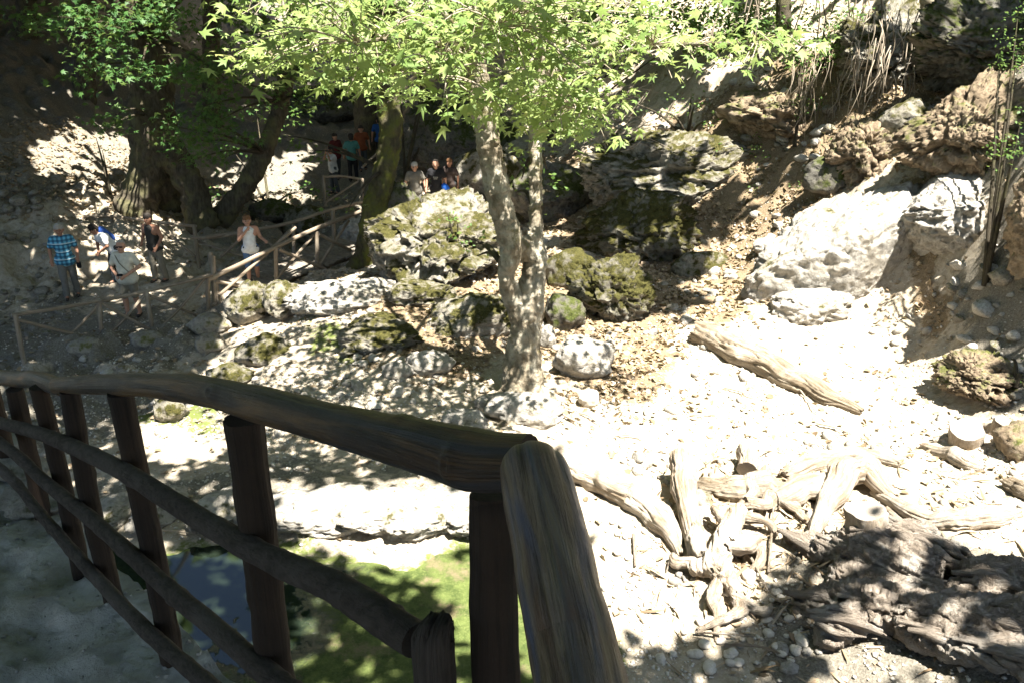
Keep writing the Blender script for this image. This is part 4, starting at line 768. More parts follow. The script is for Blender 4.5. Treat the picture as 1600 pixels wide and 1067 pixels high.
# two trees whose trunks stand outside the picture; their crowns throw the shade
def out_tree(x, y, label, r=.4):
    b = np.array([x, y, gz(x, y)]); t = root('tall_tree', b); tag(t, label, 'tree'); fuse('trunk', dens([b - [0, 0, .3], b + [.1, .2, 4.5], b + [-.2, .1, 10]], [r * 1.4, r, r * .6], 10), .08, M['bark_dark'], .06, 2, x, parent=t, rid=.02, uvaxis=(0, 0, 1)); return t
OT = [out_tree(2.6, -3.6, 'tall tree standing behind the raised path, its crown shading the railing', .35), out_tree(13.5, 24, 'tall tree on the upper rocky slope shading the crags'), out_tree(-15, 15, 'tall tree beside the walkers path shading it'), out_tree(9.5, 3.2, 'tall tree shading the dark root plates', .3), out_tree(-13.5, 9, 'tall tree at the stream side shading the stream bed', .3)]

# crowns overhead: leaves wherever their shade falls in the shaded parts of the valley
LITP = [[(1180,520),(1180,380),(1330,270),(1500,220),(1600,230),(1600,420),(1560,520),(1490,620),(1240,560)], [(880,690),(850,600),(1060,600),(1080,500),(1200,500),(1200,480),(1330,305),(1480,240),(1575,240),(1560,340),(1490,430),(1490,520),(1470,600),(1610,650),(1610,880),(1460,870),(1330,830),(1250,880),(1170,960),(1050,1010),(930,960),(910,850)],
        [(380,470),(470,470),(590,425),(760,430),(900,430),(960,520),(1080,540),(870,690),(740,690),(600,680),(520,655),(430,630),(370,560)], [(430,770),(780,760),(800,850),(640,880),(560,860),(430,830)], [(600,880),(760,860),(950,870),(960,1000),(740,990),(690,930)], [(215,655),(345,655),(350,705),(230,705)],
        [(60,222),(225,208),(220,256),(60,272)], [(400,245),(480,240),(480,312),(395,318)], [(335,265),(385,255),(370,300),(335,310)], [(560,345),(610,320),(600,370),(570,390)], [(830,-20),(1150,-20),(1130,70),(840,80)], [(1240,20),(1350,10),(1340,110),(1250,120)], [(1320,30),(1420,20),(1410,90),(1340,130)], [(900,240),(1120,220),(1130,270),(930,300)], [(640,345),(780,340),(780,430),(620,420)], [(1080,400),(1150,360),(1200,480),(1090,500)],[(340,470),(400,450),(480,460),(470,500),(360,520)]]
CANP = [(-3.7,9),(4.4,9),(4.8,13),(3,16.3),(-2.6,16.3),(-4.4,13)]
def lit_at(gx, gy, gzv):
    u, v = to_px(np.c_[gx, gy, gzv]); n_ = fbm(np.c_[gx, gy, gzv] * 1.1, 3); L = np.zeros(len(gx), bool)
    for p in LITP: L |= poly_sdf(u, v, p) < 12 + n_ * 22
    L &= gy > 3.
    fl = fbm(np.c_[gx, gy, 0 * gx] * .75 + 70, 3) > np.where((u > 940) & (v < 420), -.06, np.where(u > 560, .18, .8)); return L | (fl & (gy > 4))
owners = [(HT, -6.5, 24), (GT, -6, 32), (MO, -2, 24), (OT[0], 0, 1), (OT[1], 11, 22), (OT[2], -13, 16), (OT[3], 8, 4), (OT[4], -8, 11), (FT[0], -3, 38), (FT[2], -16, 34), (FT[1], 4, 38)]
def canopy(x0, x1, y0, y1, per, size, zlo, zhi):
    n_ = int((x1 - x0) * (y1 - y0) * per); gx = RNG.uniform(x0, x1, n_); gy = RNG.uniform(y0, y1, n_); g = ground_z(gx, gy); keep = ~lit_at(gx, gy, g); gx, gy, g = gx[keep], gy[keep], g[keep]
    zt = np.maximum(RNG.uniform(zlo, zhi, len(gx)), g + 3.5 + RNG.uniform(0, 3, len(gx))); t = (zt - g) / SUN[2]; P = np.c_[gx, gy, g] + SUN * t[:, None]
    cx, cy = P[:, 0] - SUN[0] / SUN[2] * (P[:, 2] - 6.2), P[:, 1] - SUN[1] / SUN[2] * (P[:, 2] - 6.2)   # would it shade the lime crown?
    mu, mv = to_px(P * [1, 1, -1]); wv_ = fbm(P * .7, 3) * 70; mu = mu + wv_; mv = mv + wv_                    # open sky where the clear pond mirrors it
    k = ~(in_poly(cx, cy, CANP) & (P[:, 2] > 6.2)) & ~((P[:, 1] > 8) & in_poly(mu, mv, [(230,835),(300,840),(430,860),(470,1100),(560,1250),(330,1250),(270,980)])); return P[k], np.full(k.sum(), size) * RNG.uniform(.7, 1.3, k.sum())
parts = [canopy(-13, 12, -5, 15, 85, .30, 8.6, 13), canopy(-28, 22, 15, 30, 60, .48, 9.5, 15), canopy(-30, 26, 30, 56, 30, .8, 11, 19), canopy(-7, 4, -4, 6, 140, .28, 8.4, 11), canopy(-17, -3.2, 13, 28, 45, .45, 8, 10), canopy(-30, -7, 26, 46, 25, .7, 10, 15)]
CP = np.vstack([p for p, s in parts]); CS = np.concatenate([s for p, s in parts]); oc = np.array([[a, b] for _, a, b in owners])
who = np.argmin(((CP[:, None, :2] - oc[None]) ** 2).sum(-1), axis=1)
for i, (t, a, b) in enumerate(owners):
    s = who == i
    if s.sum() == 0: continue
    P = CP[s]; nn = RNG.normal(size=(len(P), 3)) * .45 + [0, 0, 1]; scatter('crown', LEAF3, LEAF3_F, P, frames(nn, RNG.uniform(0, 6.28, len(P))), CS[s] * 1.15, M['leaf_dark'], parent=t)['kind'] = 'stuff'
    o0 = np.array(t['_o']); tops = P[RNG.choice(len(P), min(10, len(P)), False)]
    for e in tops:
        s0 = np.array([o0[0], o0[1], 0]) + [0, 0, max(8.2, o0[2] + 5)]; log('limb', [s0, (s0 + e) / 2 + [0, 0, .5], e], [.14, .08, .02], M['bark_dark'], t, 8, 14, .12, 2, cut=False)

# foliage that hangs into the picture on the shaded side
def spray_cloud(parent, blobs, m, size, per, limb_from=None, tmpl=(LEAF, LEAF_F), flat=.35, ind=0):
    P, S_ = [], []
    for (u, v, Y, ru, rv) in blobs:
        c = PY(u, v, Y); k = Y / FPX; n_ = int(per * ru * rv / 900)
        sub = np.array([c + RNG.normal(size=3) * np.array([ru * k * .5, ru * k * .4, rv * k * .5]) for _ in range(max(3, n_ // 9))])
        q_ = sub[RNG.integers(0, len(sub), n_)] + RNG.normal(size=(n_, 3)) * np.array([.32, .32, .12]) * (size / .2); P.append(q_); S_.append(RNG.uniform(.7, 1.2, n_) * size)
        if limb_from is not None:
            a = min(limb_from, key=lambda p: np.linalg.norm(np.asarray(p) - c)); log('limb', [a, (np.asarray(a) + c) / 2 + [0, 0, .15], c], [.05, .03, .008], M['bark_dark'], parent, 6, 12, .1, 3, cut=False)
    P = np.vstack(P); S_ = np.concatenate(S_); nn = RNG.normal(size=(len(P), 3)) * .5 + [0, -.2, 1]; R_ = frames(nn, RNG.uniform(0, 6.28, len(P)))
    scatter('foliage', *tmpl, P, R_, S_, m, parent=parent)['kind'] = 'stuff'
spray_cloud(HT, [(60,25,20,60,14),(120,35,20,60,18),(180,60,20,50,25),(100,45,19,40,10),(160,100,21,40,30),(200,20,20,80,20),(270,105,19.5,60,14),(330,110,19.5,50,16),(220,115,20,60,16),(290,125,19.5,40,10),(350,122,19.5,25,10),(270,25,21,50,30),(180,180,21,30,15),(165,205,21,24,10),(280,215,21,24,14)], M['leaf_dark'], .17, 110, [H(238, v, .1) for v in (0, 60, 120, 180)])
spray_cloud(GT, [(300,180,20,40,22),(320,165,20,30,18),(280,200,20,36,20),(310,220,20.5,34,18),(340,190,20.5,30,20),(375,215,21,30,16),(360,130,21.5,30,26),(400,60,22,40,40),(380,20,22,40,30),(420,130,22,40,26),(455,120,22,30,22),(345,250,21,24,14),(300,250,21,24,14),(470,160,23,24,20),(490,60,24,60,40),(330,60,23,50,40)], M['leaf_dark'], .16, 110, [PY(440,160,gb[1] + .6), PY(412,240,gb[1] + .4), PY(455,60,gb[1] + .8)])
spray_cloud(MO, [(560,315,19,14,6),(545,325,19,12,5),(480,235,26,40,20),(440,210,28,30,20),(500,150,30,50,24),(540,110,30,40,30),(620,60,26,60,40)], M['leaf_mid'], .15, 60, [PY(602,265,mb[1] + .4), PY(606,120,mb[1] + .6)])
# leafy shoots on the plane trunk
spray_cloud(MT, [(815,280,13.6,26,22),(808,300,13.6,20,16),(855,265,13.9,22,18),(860,300,13.9,18,16),(848,330,13.9,10,14),(830,240,13.8,20,16),(740,380,13.5,14,20),(720,370,14,14,18),(745,400,13.5,10,12)], M['leaf_mid'], .10, 26, [T(836,250,14.2), T(836,330,14), T(775,310,13.4), T(790,420,13.5)], (LEAF3, LEAF3_F))
def shrub(label, blobs, m='leaf_mid', size=.09, per=85, name='shrub', foot=None, tm=(LEAF3, LEAF3_F)):
    c = PY(*blobs[0][:3]) if foot is None else PG(*foot); b = np.array([c[0], c[1], gz(c[0], c[1])]); t = root(name, b); tag(t, label, 'shrub'); spray_cloud(t, blobs, M[m], size, per, [b + [0, 0, .05]], tm); return t
shrub('ivy-like green shrub hanging on the crest of the slope', [(1290,30,21.5,50,30),(1310,70,20.8,40,26),(1275,90,20.6,30,20),(1265,110,20.4,26,14),(1330,40,21,40,30),(1345,80,20.4,26,18)], per=200, size=.10)
shrub('small green tuft on the slope under the ivy-like shrub', [(1250,165,20.3,12,16),(1245,180,20.2,8,10)])
shrub('glossy green shrub hanging beside the tall brown pillar', [(1585,240,13.5,20,22),(1575,215,13.8,24,22),(1595,190,13.8,22,26),(1560,110,15,30,20),(1590,80,15,26,40),(1590,30,16,30,30)], size=.07)
shrub('little green plant at the foot of the brown bank', [(1590,590,11.3,12,14),(1580,560,11.6,8,10)], size=.05)
shrub('sunlit background shrub behind the lime crown of the plane tree', [(620,20,30,60,30),(700,10,30,60,30),(680,45,29,40,20),(760,20,31,60,30)], size=.2, per=200)
shrub('dense green shrub above the leafy slope behind the plane crown', [(860,20,29,70,36),(900,45,28,60,30),(980,50,27,60,30),(840,50,28,40,30),(940,15,28,60,36),(1010,30,27,50,30),(1060,10,27,50,30),(960,70,26.5,50,24),(890,80,27,40,26),(1100,40,26,50,24)], size=.18, per=240)
shrub('leafy green bush between the dense shrub and the ivy-like shrub', [(1140,20,26,50,30),(1190,15,25,40,30),(1220,40,24,36,24),(1160,50,25,40,20),(1100,70,25,36,20),(1230,80,22.5,24,20)], size=.14, per=260)
shrub('pale green shrub on the slope below the dense shrub', [(1080,150,23,36,14),(1040,175,22.8,24,10),(1110,190,22,20,14),(985,160,25,24,14),(1085,165,22,14,8),(1120,230,21,10,8)], size=.09)
shrub('dark undergrowth beside the pool far behind the bridge', [(420,320,27,40,14),(470,300,28,40,14),(350,300,26,30,14),(400,170,32,50,20),(360,230,30,40,16)], 'leaf_dark', .16)
shrub('low green weeds beside the yellowish boulder below the bridge', [(463,482,17.2,8,8),(470,490,17,8,6),(455,470,17.4,5,6)], size=.06)
shrub('small sapling against the huge mossy boulder', [(715,350,16.4,12,18),(700,335,16.5,8,10),(725,385,16.3,8,16)], size=.08)
shrub('green shoots at the edge of the wood behind the walkers', [(160,235,24,14,8),(150,215,25,12,6)], 'leaf_dark', .12)

# bits of bark, splintered wood and twigs round the driftwood
n_ = 700; pts_ = []
while len(pts_) < n_:
    u, v = random.uniform(1000, 1600), random.uniform(660, 1060)
    if random.random() < math.exp(-((u - 1260) / 220) ** 2 - ((v - 830) / 110) ** 2): pts_.append((u, v))
uu_, vv_ = np.array(pts_).T; pz_ = np.array([PZ(a_, b_, .5) for a_, b_ in pts_]); pz_[:, 2] = ground_z(pz_[:, 0], pz_[:, 1]) + .02
SPL = np.array([(-1, 0, 0), (-.3, .10, .03), (.4, .07, .05), (1, .02, 0), (.3, -.09, .02), (-.4, -.08, .04), (0, 0, .10)]); SPF = np.array([(6, 0, 1), (6, 1, 2), (6, 2, 3), (6, 3, 4), (6, 4, 5), (6, 5, 0)])
tag(scatter('wood_debris', SPL, SPF, pz_, frames(RNG.normal(size=(n_, 3)) * .35 + [0, 0, 1], RNG.uniform(0, 6.28, n_)), np.abs(RNG.normal(size=n_)) * .09 + .04, M['litter']), 'splinters, bark scraps and twigs strewn around the driftwood', 'debris', None, 'stuff')
cbl = []
for _ in range(40):
    u, v = random.uniform(1120, 1600), random.uniform(5, 300); p = PG(u, v)
    if u - 1120 > (v - 330) * -1.2 - 60: cbl.append((u, v, p[1] - .15, random.uniform(8, 24), random.uniform(6, 14)))
ck = root('creeper', PG(1400, 230)); tag(ck, 'thin green creepers clinging all over the crags and the upper slope', 'creeper'); spray_cloud(ck, cbl, M['leaf_mid'], .07, 110, None, (LEAF3, LEAF3_F))
# dry roots and creepers trailing down the crags
cr = root('trailing_roots', PG(1400, 220)); tag(cr, 'tangle of dry roots and creepers trailing over the crag', 'roots')
for i in range(70):
    u0, v0 = random.uniform(1330, 1440), random.uniform(-10, 130); L = random.uniform(40, 120); Y0 = 18.2 + (130 - v0) * .012; du = random.uniform(-45, 12)
    P = [PY(u0, v0, Y0), PY(u0 + du * .3 + random.uniform(-8, 8), v0 + L * .4, Y0 - .15), PY(u0 + du, v0 + L, Y0 - .1)]; log('root', P, [.014, .010, .004], M['twig' if i % 3 else 'twig_dark'], cr, 6, 12, .1, 5, cut=False)
cr2 = root('trailing_roots', PG(1290, 190)); tag(cr2, 'thin brown creepers hanging below the ivy-like shrub', 'roots')
for i in range(70):
    u0, v0 = random.uniform(1240, 1350), random.uniform(70, 170); L = random.uniform(30, 70); P = [PY(u0, v0, 20.3), PY(u0 + random.uniform(-8, 4), v0 + L * .5, 20.1), PY(u0 + random.uniform(-22, 6), v0 + L, 20.1)]; log('root', P, [.010, .009, .004], M['twig_dark' if i % 2 else 'twig'], cr2, 5, 8, .1, 5, cut=False)
dt = root('dead_branch', PG(960, 260)); tag(dt, 'spray of bare dry twigs on the slope under the lime crown', 'branch')
for i in range(46):
    u0, v0 = random.uniform(880, 1000), random.uniform(150, 240); P = [PY(u0, v0, 20.5), PY(u0 + 18, v0 - 8 + random.uniform(-6, 6), 20.6), PY(u0 + random.uniform(30, 60), v0 + random.uniform(-22, 14), 20.7)]; log('twig', P, [.012, .008, .004], M['twig'], dt, 5, 8, .1, 5, cut=False)
for i in range(34):
    u0, v0 = random.uniform(1100, 1480), random.uniform(-5, 60); p = PY(u0, v0, 21.5); o = log('dry_stem', [p - [0, 0, .2], p + [random.uniform(-.2, .2), 0, .5], p + [random.uniform(-.4, .4), 0, 1.2]], [.016, .012, .005], M['twig' if i % 2 else 'twig_dark'], None, 6, 10, .1, 5); tag(o, 'bare thin stem standing on the crest of the slope', 'stem', 'bare stems on the crest of the slope')

# ------------------------------------------------------------------ leaf litter and gravel
def ground_pts(n, dens_fn, box):
    gx = RNG.uniform(box[0], box[1], n); gy = RNG.uniform(box[2], box[3], n); g = ground_z(gx, gy); u, v = to_px(np.c_[gx, gy, g]); k = dens_fn(gx, gy, g, u, v) > RNG.random(n); k &= (u > -80) & (u < 1680) & (v < 1120) & (v > -30); return gx[k], gy[k], g[k]
def lit_d(gx, gy, g, u, v):
    d = np.full(len(gx), .05)
    for p in LITTER: d = np.maximum(d, .9 * sstep(40, -20, poly_sdf(u, v, p)))
    d = np.maximum(d, np.where((u > 880) & (v > 560) & (v < 760), .10, 0)); d = np.maximum(d, np.where((v < 350) & (u < 560), .55, 0)); d *= sstep(-.5, .35, fbm(np.c_[gx, gy, g] * 1.6 + 12, 3)) * (poly_sdf(gx, gy, POND) > .1); return d
gx, gy, g = ground_pts(170000, lit_d, (-16, 14, 6, 30)); g = _ground_exact(gx, gy); n_ = len(gx)
nn = RNG.normal(size=(n_, 3)) * .5 + [0, 0, 1]; QL = np.array([(-.5, -.3, .0), (.0, -.42, .16), (.55, 0, .05), (.0, .42, .14), (-.5, .25, .02), (0, 0, -.04)]); QF = np.array([(5, 0, 1), (5, 1, 2), (5, 2, 3), (5, 3, 4), (5, 4, 0)])
tag(scatter('leaf_litter', QL, QF, np.c_[gx, gy, g + .015], frames(nn, RNG.uniform(0, 6.28, n_)), RNG.uniform(.05, .13, n_), M['litter']), 'fallen brown leaves strewn over the slope and valley floor', 'leaf litter', None, 'stuff')
def grav_d(gx, gy, g, u, v):
    d = np.full(len(gx), .22); d = np.maximum(d, np.where(v > 560, .5, 0)); d = np.maximum(d, .9 * sstep(20, -10, poly_sdf(u, v, [(1000,900),(1280,900),(1300,1067),(960,1067)]))); return d * sstep(-.55, .4, fbm(np.c_[gx, gy, g] * 1.1 + 33, 3)) * (poly_sdf(gx, gy, POND) > 0)
gx, gy, g = ground_pts(90000, grav_d, (-12, 10, 5.5, 20)); n_ = len(gx)
OC = np.array([(1, 0, 0), (-.9, .2, 0), (.1, .9, 0), (-.1, -1, 0), (.1, .1, .7), (0, 0, -.6)]); OF = np.array([(0, 2, 4), (2, 1, 4), (1, 3, 4), (3, 0, 4), (2, 0, 5), (1, 2, 5), (3, 1, 5), (0, 3, 5)])
sz = np.abs(RNG.normal(size=n_)) * .014 + .010
tag(scatter('gravel', OC, OF, np.c_[gx, gy, g + sz * .2], frames(RNG.normal(size=(n_, 3)) * .3 + [0, 0, 1], RNG.uniform(0, 6.28, n_)), sz, M['cobble'], smooth=True), 'small pale gravel scattered over the valley floor', 'gravel', None, 'stuff')
# angular rubble too small to pick apart
def rub_d(gx, gy, g, u, v): return .5 * sstep(0, .5, fbm(np.c_[gx, gy, g] * .9 + 53, 3)) * (poly_sdf(gx, gy, POND) > 0) * (poly_sdf(gx, gy, PATHP) > .2)
gx, gy, g = ground_pts(14000, rub_d, (-14, 12, 5.5, 26)); n_ = len(gx); RV, RF = ico(1); RV = RV * (1 + .35 * perlin(RV * 2.2))[:, None] * [1, .8, .6]; sz = np.abs(RNG.normal(size=n_)) * .045 + .03
tag(scatter('rubble', RV, RF, np.c_[gx, gy, g + sz * .1], frames(RNG.normal(size=(n_, 3)) * .4 + [0, 0, 1], RNG.uniform(0, 6.28, n_)), sz, M['rock'], smooth=True), 'angular limestone rubble scattered over the ground', 'rubble', None, 'stuff')
# wet pale grit and leaves on the raised path edge
ng = 2600; f_ = RNG.random(ng) ** 1.3 * .5; ii = RNG.integers(20, 150, ng); q_ = E[ii] * (1 - f_[:, None]) + B[ii] * f_[:, None]; zz = path_top(q_[:, 0], q_[:, 1])
tag(scatter('path_grit', OC, OF, np.c_[q_, zz + .001], frames(RNG.normal(size=(ng, 3)) * .3 + [0, 0, 1], RNG.uniform(0, 6.28, ng)), np.abs(RNG.normal(size=ng)) * .004 + .002, M['earth'], smooth=True), 'fine grey grit on the raised footpath', 'gravel', None, 'stuff')
pe = [(-1.75,2.62,.11),(-1.95,2.83,.10),(-1.55,2.45,.05),(-2.2,3.08,.12)]
for i, (a_, b_, s_) in enumerate(pe):
    o = link('edge_stone', rock_mesh('edge_stone', (s_ * 1.4, s_, s_ * .5), M['rock'], 4, 71 + i), None, (a_, b_, float(path_top(np.array([a_]), np.array([b_]))[0]) + .01)); tag(o, 'pale flat stone edging the raised footpath under the lowest pole', 'stone', 'stones edging the raised footpath')

# ------------------------------------------------------------------ people
def person(label, u, v, yaw, skin, shirt, legs, hair, H=1.72, lean=0., arms=None, step=.0, shorts=False, sleeve='short', hairlong=False, shoes=(.05,.045,.04), vox=.012, base=None, kneebend=0., extra=None, bald=False, girth=1.):
    """faces -Y turned by yaw; arms: ((elbow, hand) right, left) in body space before the lean"""
    b = PG(u, v) if base is None else np.asarray(base); k = H / 1.72; rt = root('person', b); rt['_o'] = (0., 0., 0.); rt.rotation_euler = (0, 0, yaw); rt.scale = (k, k, k); tag(rt, label, 'person', extra)
    c, s = math.cos(lean), math.sin(lean); pv = np.array([0, 0, .95])
    def up(p): p = np.asarray(p, float) - pv; return pv + np.array([p[0], p[1] * c - p[2] * s, p[1] * s * 1. + p[2] * c])
    arms = arms or (((-.27, .02, 1.16), (-.29, -.06, .92)), ((.27, .02, 1.16), (.29, -.06, .92)))
    hip = [(-.095, 0, .92), (.095, 0, .92)]; knee = [(-.10, -.04 - step * .5 - kneebend, .50), (.10, -.02 + step * .4 - kneebend, .50)]; ank = [(-.11, .02 - step, .08), (.11, .03 + step, .08)]
    torso = [(pv, .145 * girth, up((0, 0, 1.12)), .135 * girth), (up((0, 0, 1.12)), .135 * girth, up((0, 0, 1.32)), .145)]
    torso += [(up((x, 0, 1.30)), .12, up((x * 1.3, 0, 1.39)), .07) for x in (-.1, .1)] + [(up((-.15, 0, 1.40)), .065, up((.15, 0, 1.40)), .065), (up((x_ := 0, -.05 * girth, 1.05)), .12 * girth, up((0, -.03, 1.2)), .12 * girth)]
    neck = [(up((0, .01, 1.40)), .058, up((0, -.01, 1.50)), .052)]
    hd = up((0, -.02, 1.60)); fwd = up((0, -1, 1.60)) - up((0, 0, 1.60)); upv = up((0, 0, 2)) - up((0, 0, 1))
    if lean > .1: fwd = fwd * .9 + np.array([0, 0, -.1])
    rgt = np.array([1., 0, 0])
    head = [(hd + upv * .035 - fwd * .02, .096, hd - upv * .02, .086), (hd - upv * .05 + fwd * .02, .07, hd - upv * .085 + fwd * .045, .045), (hd + fwd * .09, .018, hd - upv * .02 + fwd * .112, .018)] + [(hd + rgt * sx * .088 - upv * .005, .022, hd + rgt * sx * .09 - upv * .03, .018) for sx in (-1, 1)]
    sh = [up((-.185, 0, 1.40)), up((.185, 0, 1.40))]; el = [up(a_[0]) for a_ in arms]; ha = [up(a_[1]) for a_ in arms]
    armc = []; 
    for i in (0, 1):
        d = ha[i] - el[i]; d = d / np.linalg.norm(d); sd_ = np.cross(d, fwd); sd_ = sd_ / (np.linalg.norm(sd_) + 1e-6); wr_ = ha[i]; inn = np.cross(sd_, d)
        armc += [(sh[i], .058, el[i], .043), (el[i], .043, wr_, .029), (wr_, .030, wr_ + d * .075, .034)]
        for j, (o_, l_) in enumerate(((-.030, .07), (-.010, .085), (.010, .08), (.029, .06))):
            k0 = wr_ + d * .075 + sd_ * o_; k1 = k0 + d * l_ * .55 + inn * .012; armc += [(k0, .010, k1, .0095), (k1, .0095, k1 + d * l_ * .4 + inn * .025, .008)]
        armc += [(wr_ + d * .02 + sd_ * .03, .013, wr_ + d * .06 + sd_ * .055 + inn * .02, .010)]
    legc = []
    for i in (0, 1): legc += [(hip[i], .092, knee[i], .062), (knee[i], .060, (np.array(knee[i]) * .6 + np.array(ank[i]) * .4) + [0, .015, 0], .060), ((np.array(knee[i]) * .6 + np.array(ank[i]) * .4) + [0, .015, 0], .060, ank[i], .04), (ank[i], .04, np.array(ank[i]) + [0, -.14, -.045], .034)]
    bd = fuse('body', torso + neck + head + armc + legc + [(hip[0], .11, hip[1], .11)], vox, skin, parent=rt)
    g = .016
    def fat(cs, e): return [(p, r + e, q_, s_ + e) for p, r, q_, s_ in cs]
    sl = [(sh[i], .066, sh[i] * .3 + el[i] * .7, .064) for i in (0, 1)] if sleeve == 'short' else []
    hem = [((-.07, 0, .90), .135 * girth, (.07, 0, .90), .135 * girth)]
    st_ = [t for t in torso] if sleeve != 'none' else torso[:2] + [torso[-1]] + [(up((x, 0, 1.30)), .10, up((x * 1.1, 0, 1.38)), .05) for x in (-.09, .09)]
    tag(fuse('shirt', fat(st_ + hem, g) + sl, .02, shirt, .008, 9, 1., parent=rt), None)
    lg = []
    for i in (0, 1): lg += [(hip[i], .104, knee[i], .082)] + ([] if shorts else [(knee[i], .080, np.array(ank[i]) + [0, .0, .02], .070)])
    fuse('shorts' if shorts else 'trousers', lg + [(hip[0], .125, hip[1], .125)], .02, legs, .008, 9, 4., parent=rt)
    for i in (0, 1): fuse('shoe', [(np.array(ank[i]) + [0, .02, -.035], .045, np.array(ank[i]) + [0, -.15, -.045], .038)], .014, M_SHOE if shoes is None else cloth('shoe_%0.2f' % shoes[0], shoes), parent=rt)
    hr = [(hd + upv * .055 - fwd * .035, .094, hd + upv * .0 - fwd * .05, .085)] if bald else [(hd + upv * .05 - fwd * .02, .103, hd - upv * .03 - fwd * .045, .088)]
    if hairlong: hr += [(hd - upv * .02 - fwd * .05, .09, hd - upv * .15 - fwd * .06, .06)]
    if not bald or hair: fuse('hair', hr, .016, hair, .008, 30, 2., parent=rt)
    for sx in (-1, 1): fuse('eye', [(hd + rgt * sx * .034 + fwd * .083 + upv * .005, .011, hd + rgt * sx * .036 + fwd * .083 + upv * .005, .011)], .006, M_EYE, parent=rt).parent = bd
    fuse('mouth', [(hd + rgt * -.02 + fwd * .082 - upv * .06, .007, hd + rgt * .02 + fwd * .082 - upv * .06, .007)], .005, M_LIP, parent=rt).parent = bd
    return rt, hd, fwd, upv, ha
M_EYE = m_plain('eye_dark', (.03, .025, .02), .3); M_LIP = m_plain('lips', (.25, .09, .07), .6); M_SHOE = None
black = cloth('black_cloth', (.018, .018, .02)); grey = cloth('grey_trousers', (.15, .145, .13)); beige = cloth('khaki', (.20, .18, .14)); hgrey = m_plain('grey_hair', (.34, .31, .27)); hdark = m_plain('dark_hair', (.02, .016, .013)); hbrown = m_plain('brown_hair', (.15, .075, .035)); jean = cloth('denim', (.085, .15, .27)); white = cloth('white_cloth', (.72, .72, .70)); cream = cloth('cream_cloth', (.55, .53, .44)); navy = cloth('dark_grey_trousers', (.055, .06, .065))
def gear(name, rt, caps, m, vox=.012): return fuse(name, caps, vox, m, parent=rt)
p1, hd, fw, uv_, ha = person('man in blue plaid short-sleeved shirt and grey trousers by the stone wall', 115, 468, .45, M['skin_tan'], M['plaid'], grey, hgrey, 1.78, .06, (((-.27,.05,1.16),(-.27,-.02,.93)), ((.27,.0,1.14),(.26,-.20,.98))), .10, girth=1.08)
gear('camera_bag', p1, [(ha[1] + [.0, -.02, -.12], .05, ha[1] + [0, -.02, -.2], .05)], black)
p2, hd, fw, uv_, ha = person('man in cream T-shirt, khaki shorts and sunglasses facing the viewpoint', 210, 496, .05, M['skin'], cream, beige, hgrey, 1.76, .04, (((-.30,.02,1.14),(-.09,-.27,1.03)), ((.30,.02,1.14),(.09,-.27,1.03))), .05, True, bald=True, girth=1.18)
gear('sunglasses', p2, [(hd + np.array([-.06, 0, .01]) + fw * .082, .018, hd + np.array([.06, 0, .01]) + fw * .082, .018)], black, .008)
gear('camera', p2, [(np.array([-.04, -.34, 1.06]), .028, np.array([.04, -.34, 1.06]), .028)], black)
gear('strap', p2, [(np.array([-.14, -.08, 1.43]), .014, np.array([-.03, -.20, 1.28]), .014), (np.array([-.03, -.20, 1.28]), .014, np.array([.14, -.17, 1.05]), .014)], beige)
p3, hd, fw, uv_, ha = person('woman bending forward in white top with blue backpack straps', 188, 445, -.75, M['skin_tan'], white, navy, hdark, 1.66, .62, (((-.22,-.16,1.2),(-.05,-.30,1.12)), ((.24,-.12,1.18),(.06,-.3,1.12))), .08)
gear('backpack', p3, [(np.array([0, -.22, 1.42]), .10, np.array([0, -.02, 1.18]), .11)], cloth('blue_pack', (.05, .12, .42)), .02)
p4, hd, fw, uv_, ha = person('woman in dark sleeveless top and khaki trousers looking aside beside the fence', 252, 444, -.35, M['skin_tan'], cloth('charcoal_top', (.045, .043, .04)), beige, hdark, 1.70, .12, (((-.26,-.02,1.16),(-.16,-.22,1.06)), ((.27,.0,1.14),(.20,-.16,.95))), .06, sleeve='none')
p5, hd, fw, uv_, ha = person('woman in white tank top and denim shorts eating on the footbridge', 398, 446, .35, M['skin'], white, jean, hbrown, 1.66, .0, (((-.24,-.06,1.15),(-.04,-.24,1.42)), ((.27,.0,1.16),(.36,-.22,1.12))), .06, True, 'none', True, (.5, .48, .45))
gear('belt_bag', p5, [(np.array([-.15, -.08, .96]), .03, np.array([.15, -.08, .96]), .03)], black)
V_ = .02
person('distant walker with dark red shirt in the shade', 528, 282, .8, M['skin_tan'], cloth('dark_red', (.09, .02, .02)), navy, hdark, 1.74, 0, None, .08, vox=V_)
p7, hd, fw, uv_, ha = person('distant walker in teal shirt seen from behind', 553, 285, math.pi + .1, M['skin_tan'], cloth('teal', (.06, .17, .155)), black, hdark, 1.76, 0, None, .08, vox=V_)
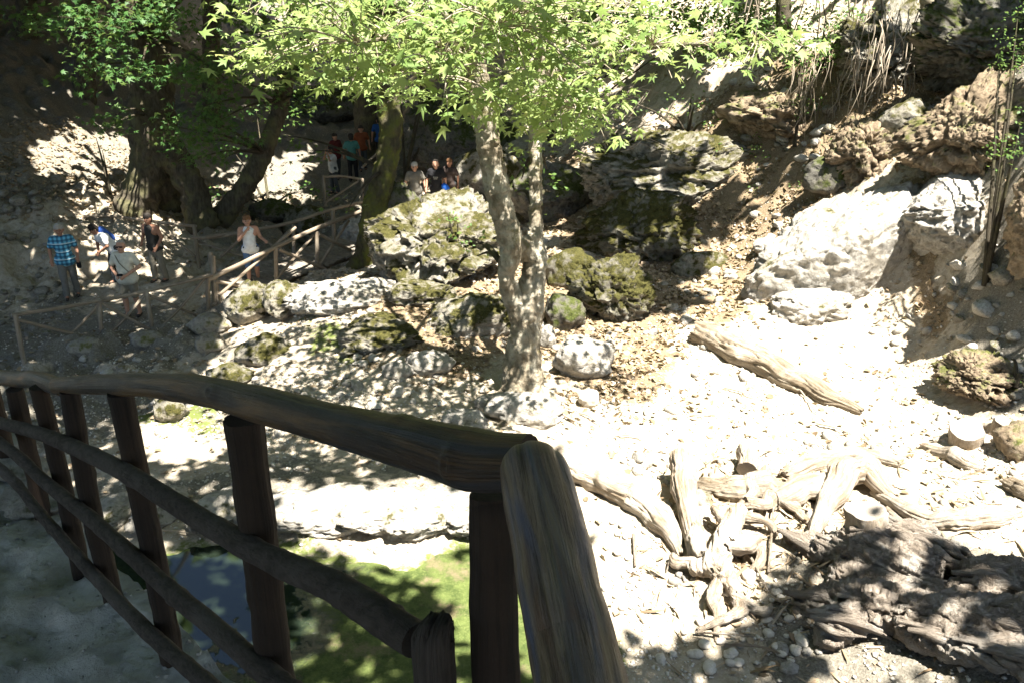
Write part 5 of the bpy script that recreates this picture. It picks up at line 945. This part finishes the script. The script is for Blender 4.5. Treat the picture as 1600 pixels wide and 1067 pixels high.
p8, hd, fw, uv_, ha = person('distant walker in white shirt raising a camera to the face', 524, 304, -.9, M['skin_tan'], cloth('off_white', (.4, .4, .39)), navy, hdark, 1.68, .05, (((-.22,-.2,1.28),(-.05,-.2,1.55)), ((.22,-.2,1.28),(.06,-.2,1.55))), .05, vox=V_)
gear('camera', p8, [(np.array([-.04, -.24, 1.60]), .035, np.array([.05, -.24, 1.60]), .035)], black)
person('distant walker in blue shirt and dark shorts climbing beside the dark trunk', 596, 256, math.pi + .3, M['skin_tan'], cloth('blue_shirt', (.02, .065, .19)), black, hdark, 1.78, .08, None, .12, True, vox=V_)
q6 = PY(650, 325, 25); person('white-haired walker in grey shirt behind the huge mossy boulder', 650, 310, .2, M['skin'], cloth('taupe_shirt', (.15, .14, .12)), grey, m_plain('white_hair', (.38, .36, .33)), 1.76, .05, None, .04, vox=V_, base=(q6[0], q6[1], gz(q6[0], q6[1])))
q7 = PY(683, 325, 24.8); p11, hd, fw, uv_, ha = person('walker in black T-shirt with pale chest print and blue bag behind the huge mossy boulder', 683, 310, .0, M['skin'], black, black, hdark, 1.74, .05, None, .04, vox=V_, base=(q7[0], q7[1], gz(q7[0], q7[1])), bald=True)
gear('chest_print', p11, [(np.array([-.06, -.16, 1.24]), .022, np.array([.06, -.16, 1.24]), .022), (np.array([-.05, -.165, 1.19]), .02, np.array([.04, -.165, 1.19]), .02)], grey)
gear('shoulder_bag', p11, [(np.array([.24, -.05, .95]), .10, np.array([.3, -.05, .88]), .10)], cloth('bright_blue', (.03, .14, .6)), .02)
person('distant walker in orange shirt half hidden behind the one in teal', 568, 268, .3, M['skin_tan'], cloth('orange_shirt', (.16, .05, .022)), navy, hdark, 1.72, 0, None, .08, vox=V_)
q9 = PY(706, 325, 25.6); person('walker in dark clothes beside the one in the black T-shirt', 706, 300, -.5, M['skin_tan'], cloth('dark_brown_shirt', (.06, .045, .04)), navy, hbrown, 1.66, .1, None, .04, vox=V_, base=(q9[0], q9[1], gz(q9[0], q9[1])))
for o in bpy.data.objects:
    if '_o' in o: del o['_o']
print('objects', len(bpy.data.objects), 'tris', sum(len(m.loops) - 2 * len(m.polygons) for m in bpy.data.meshes))
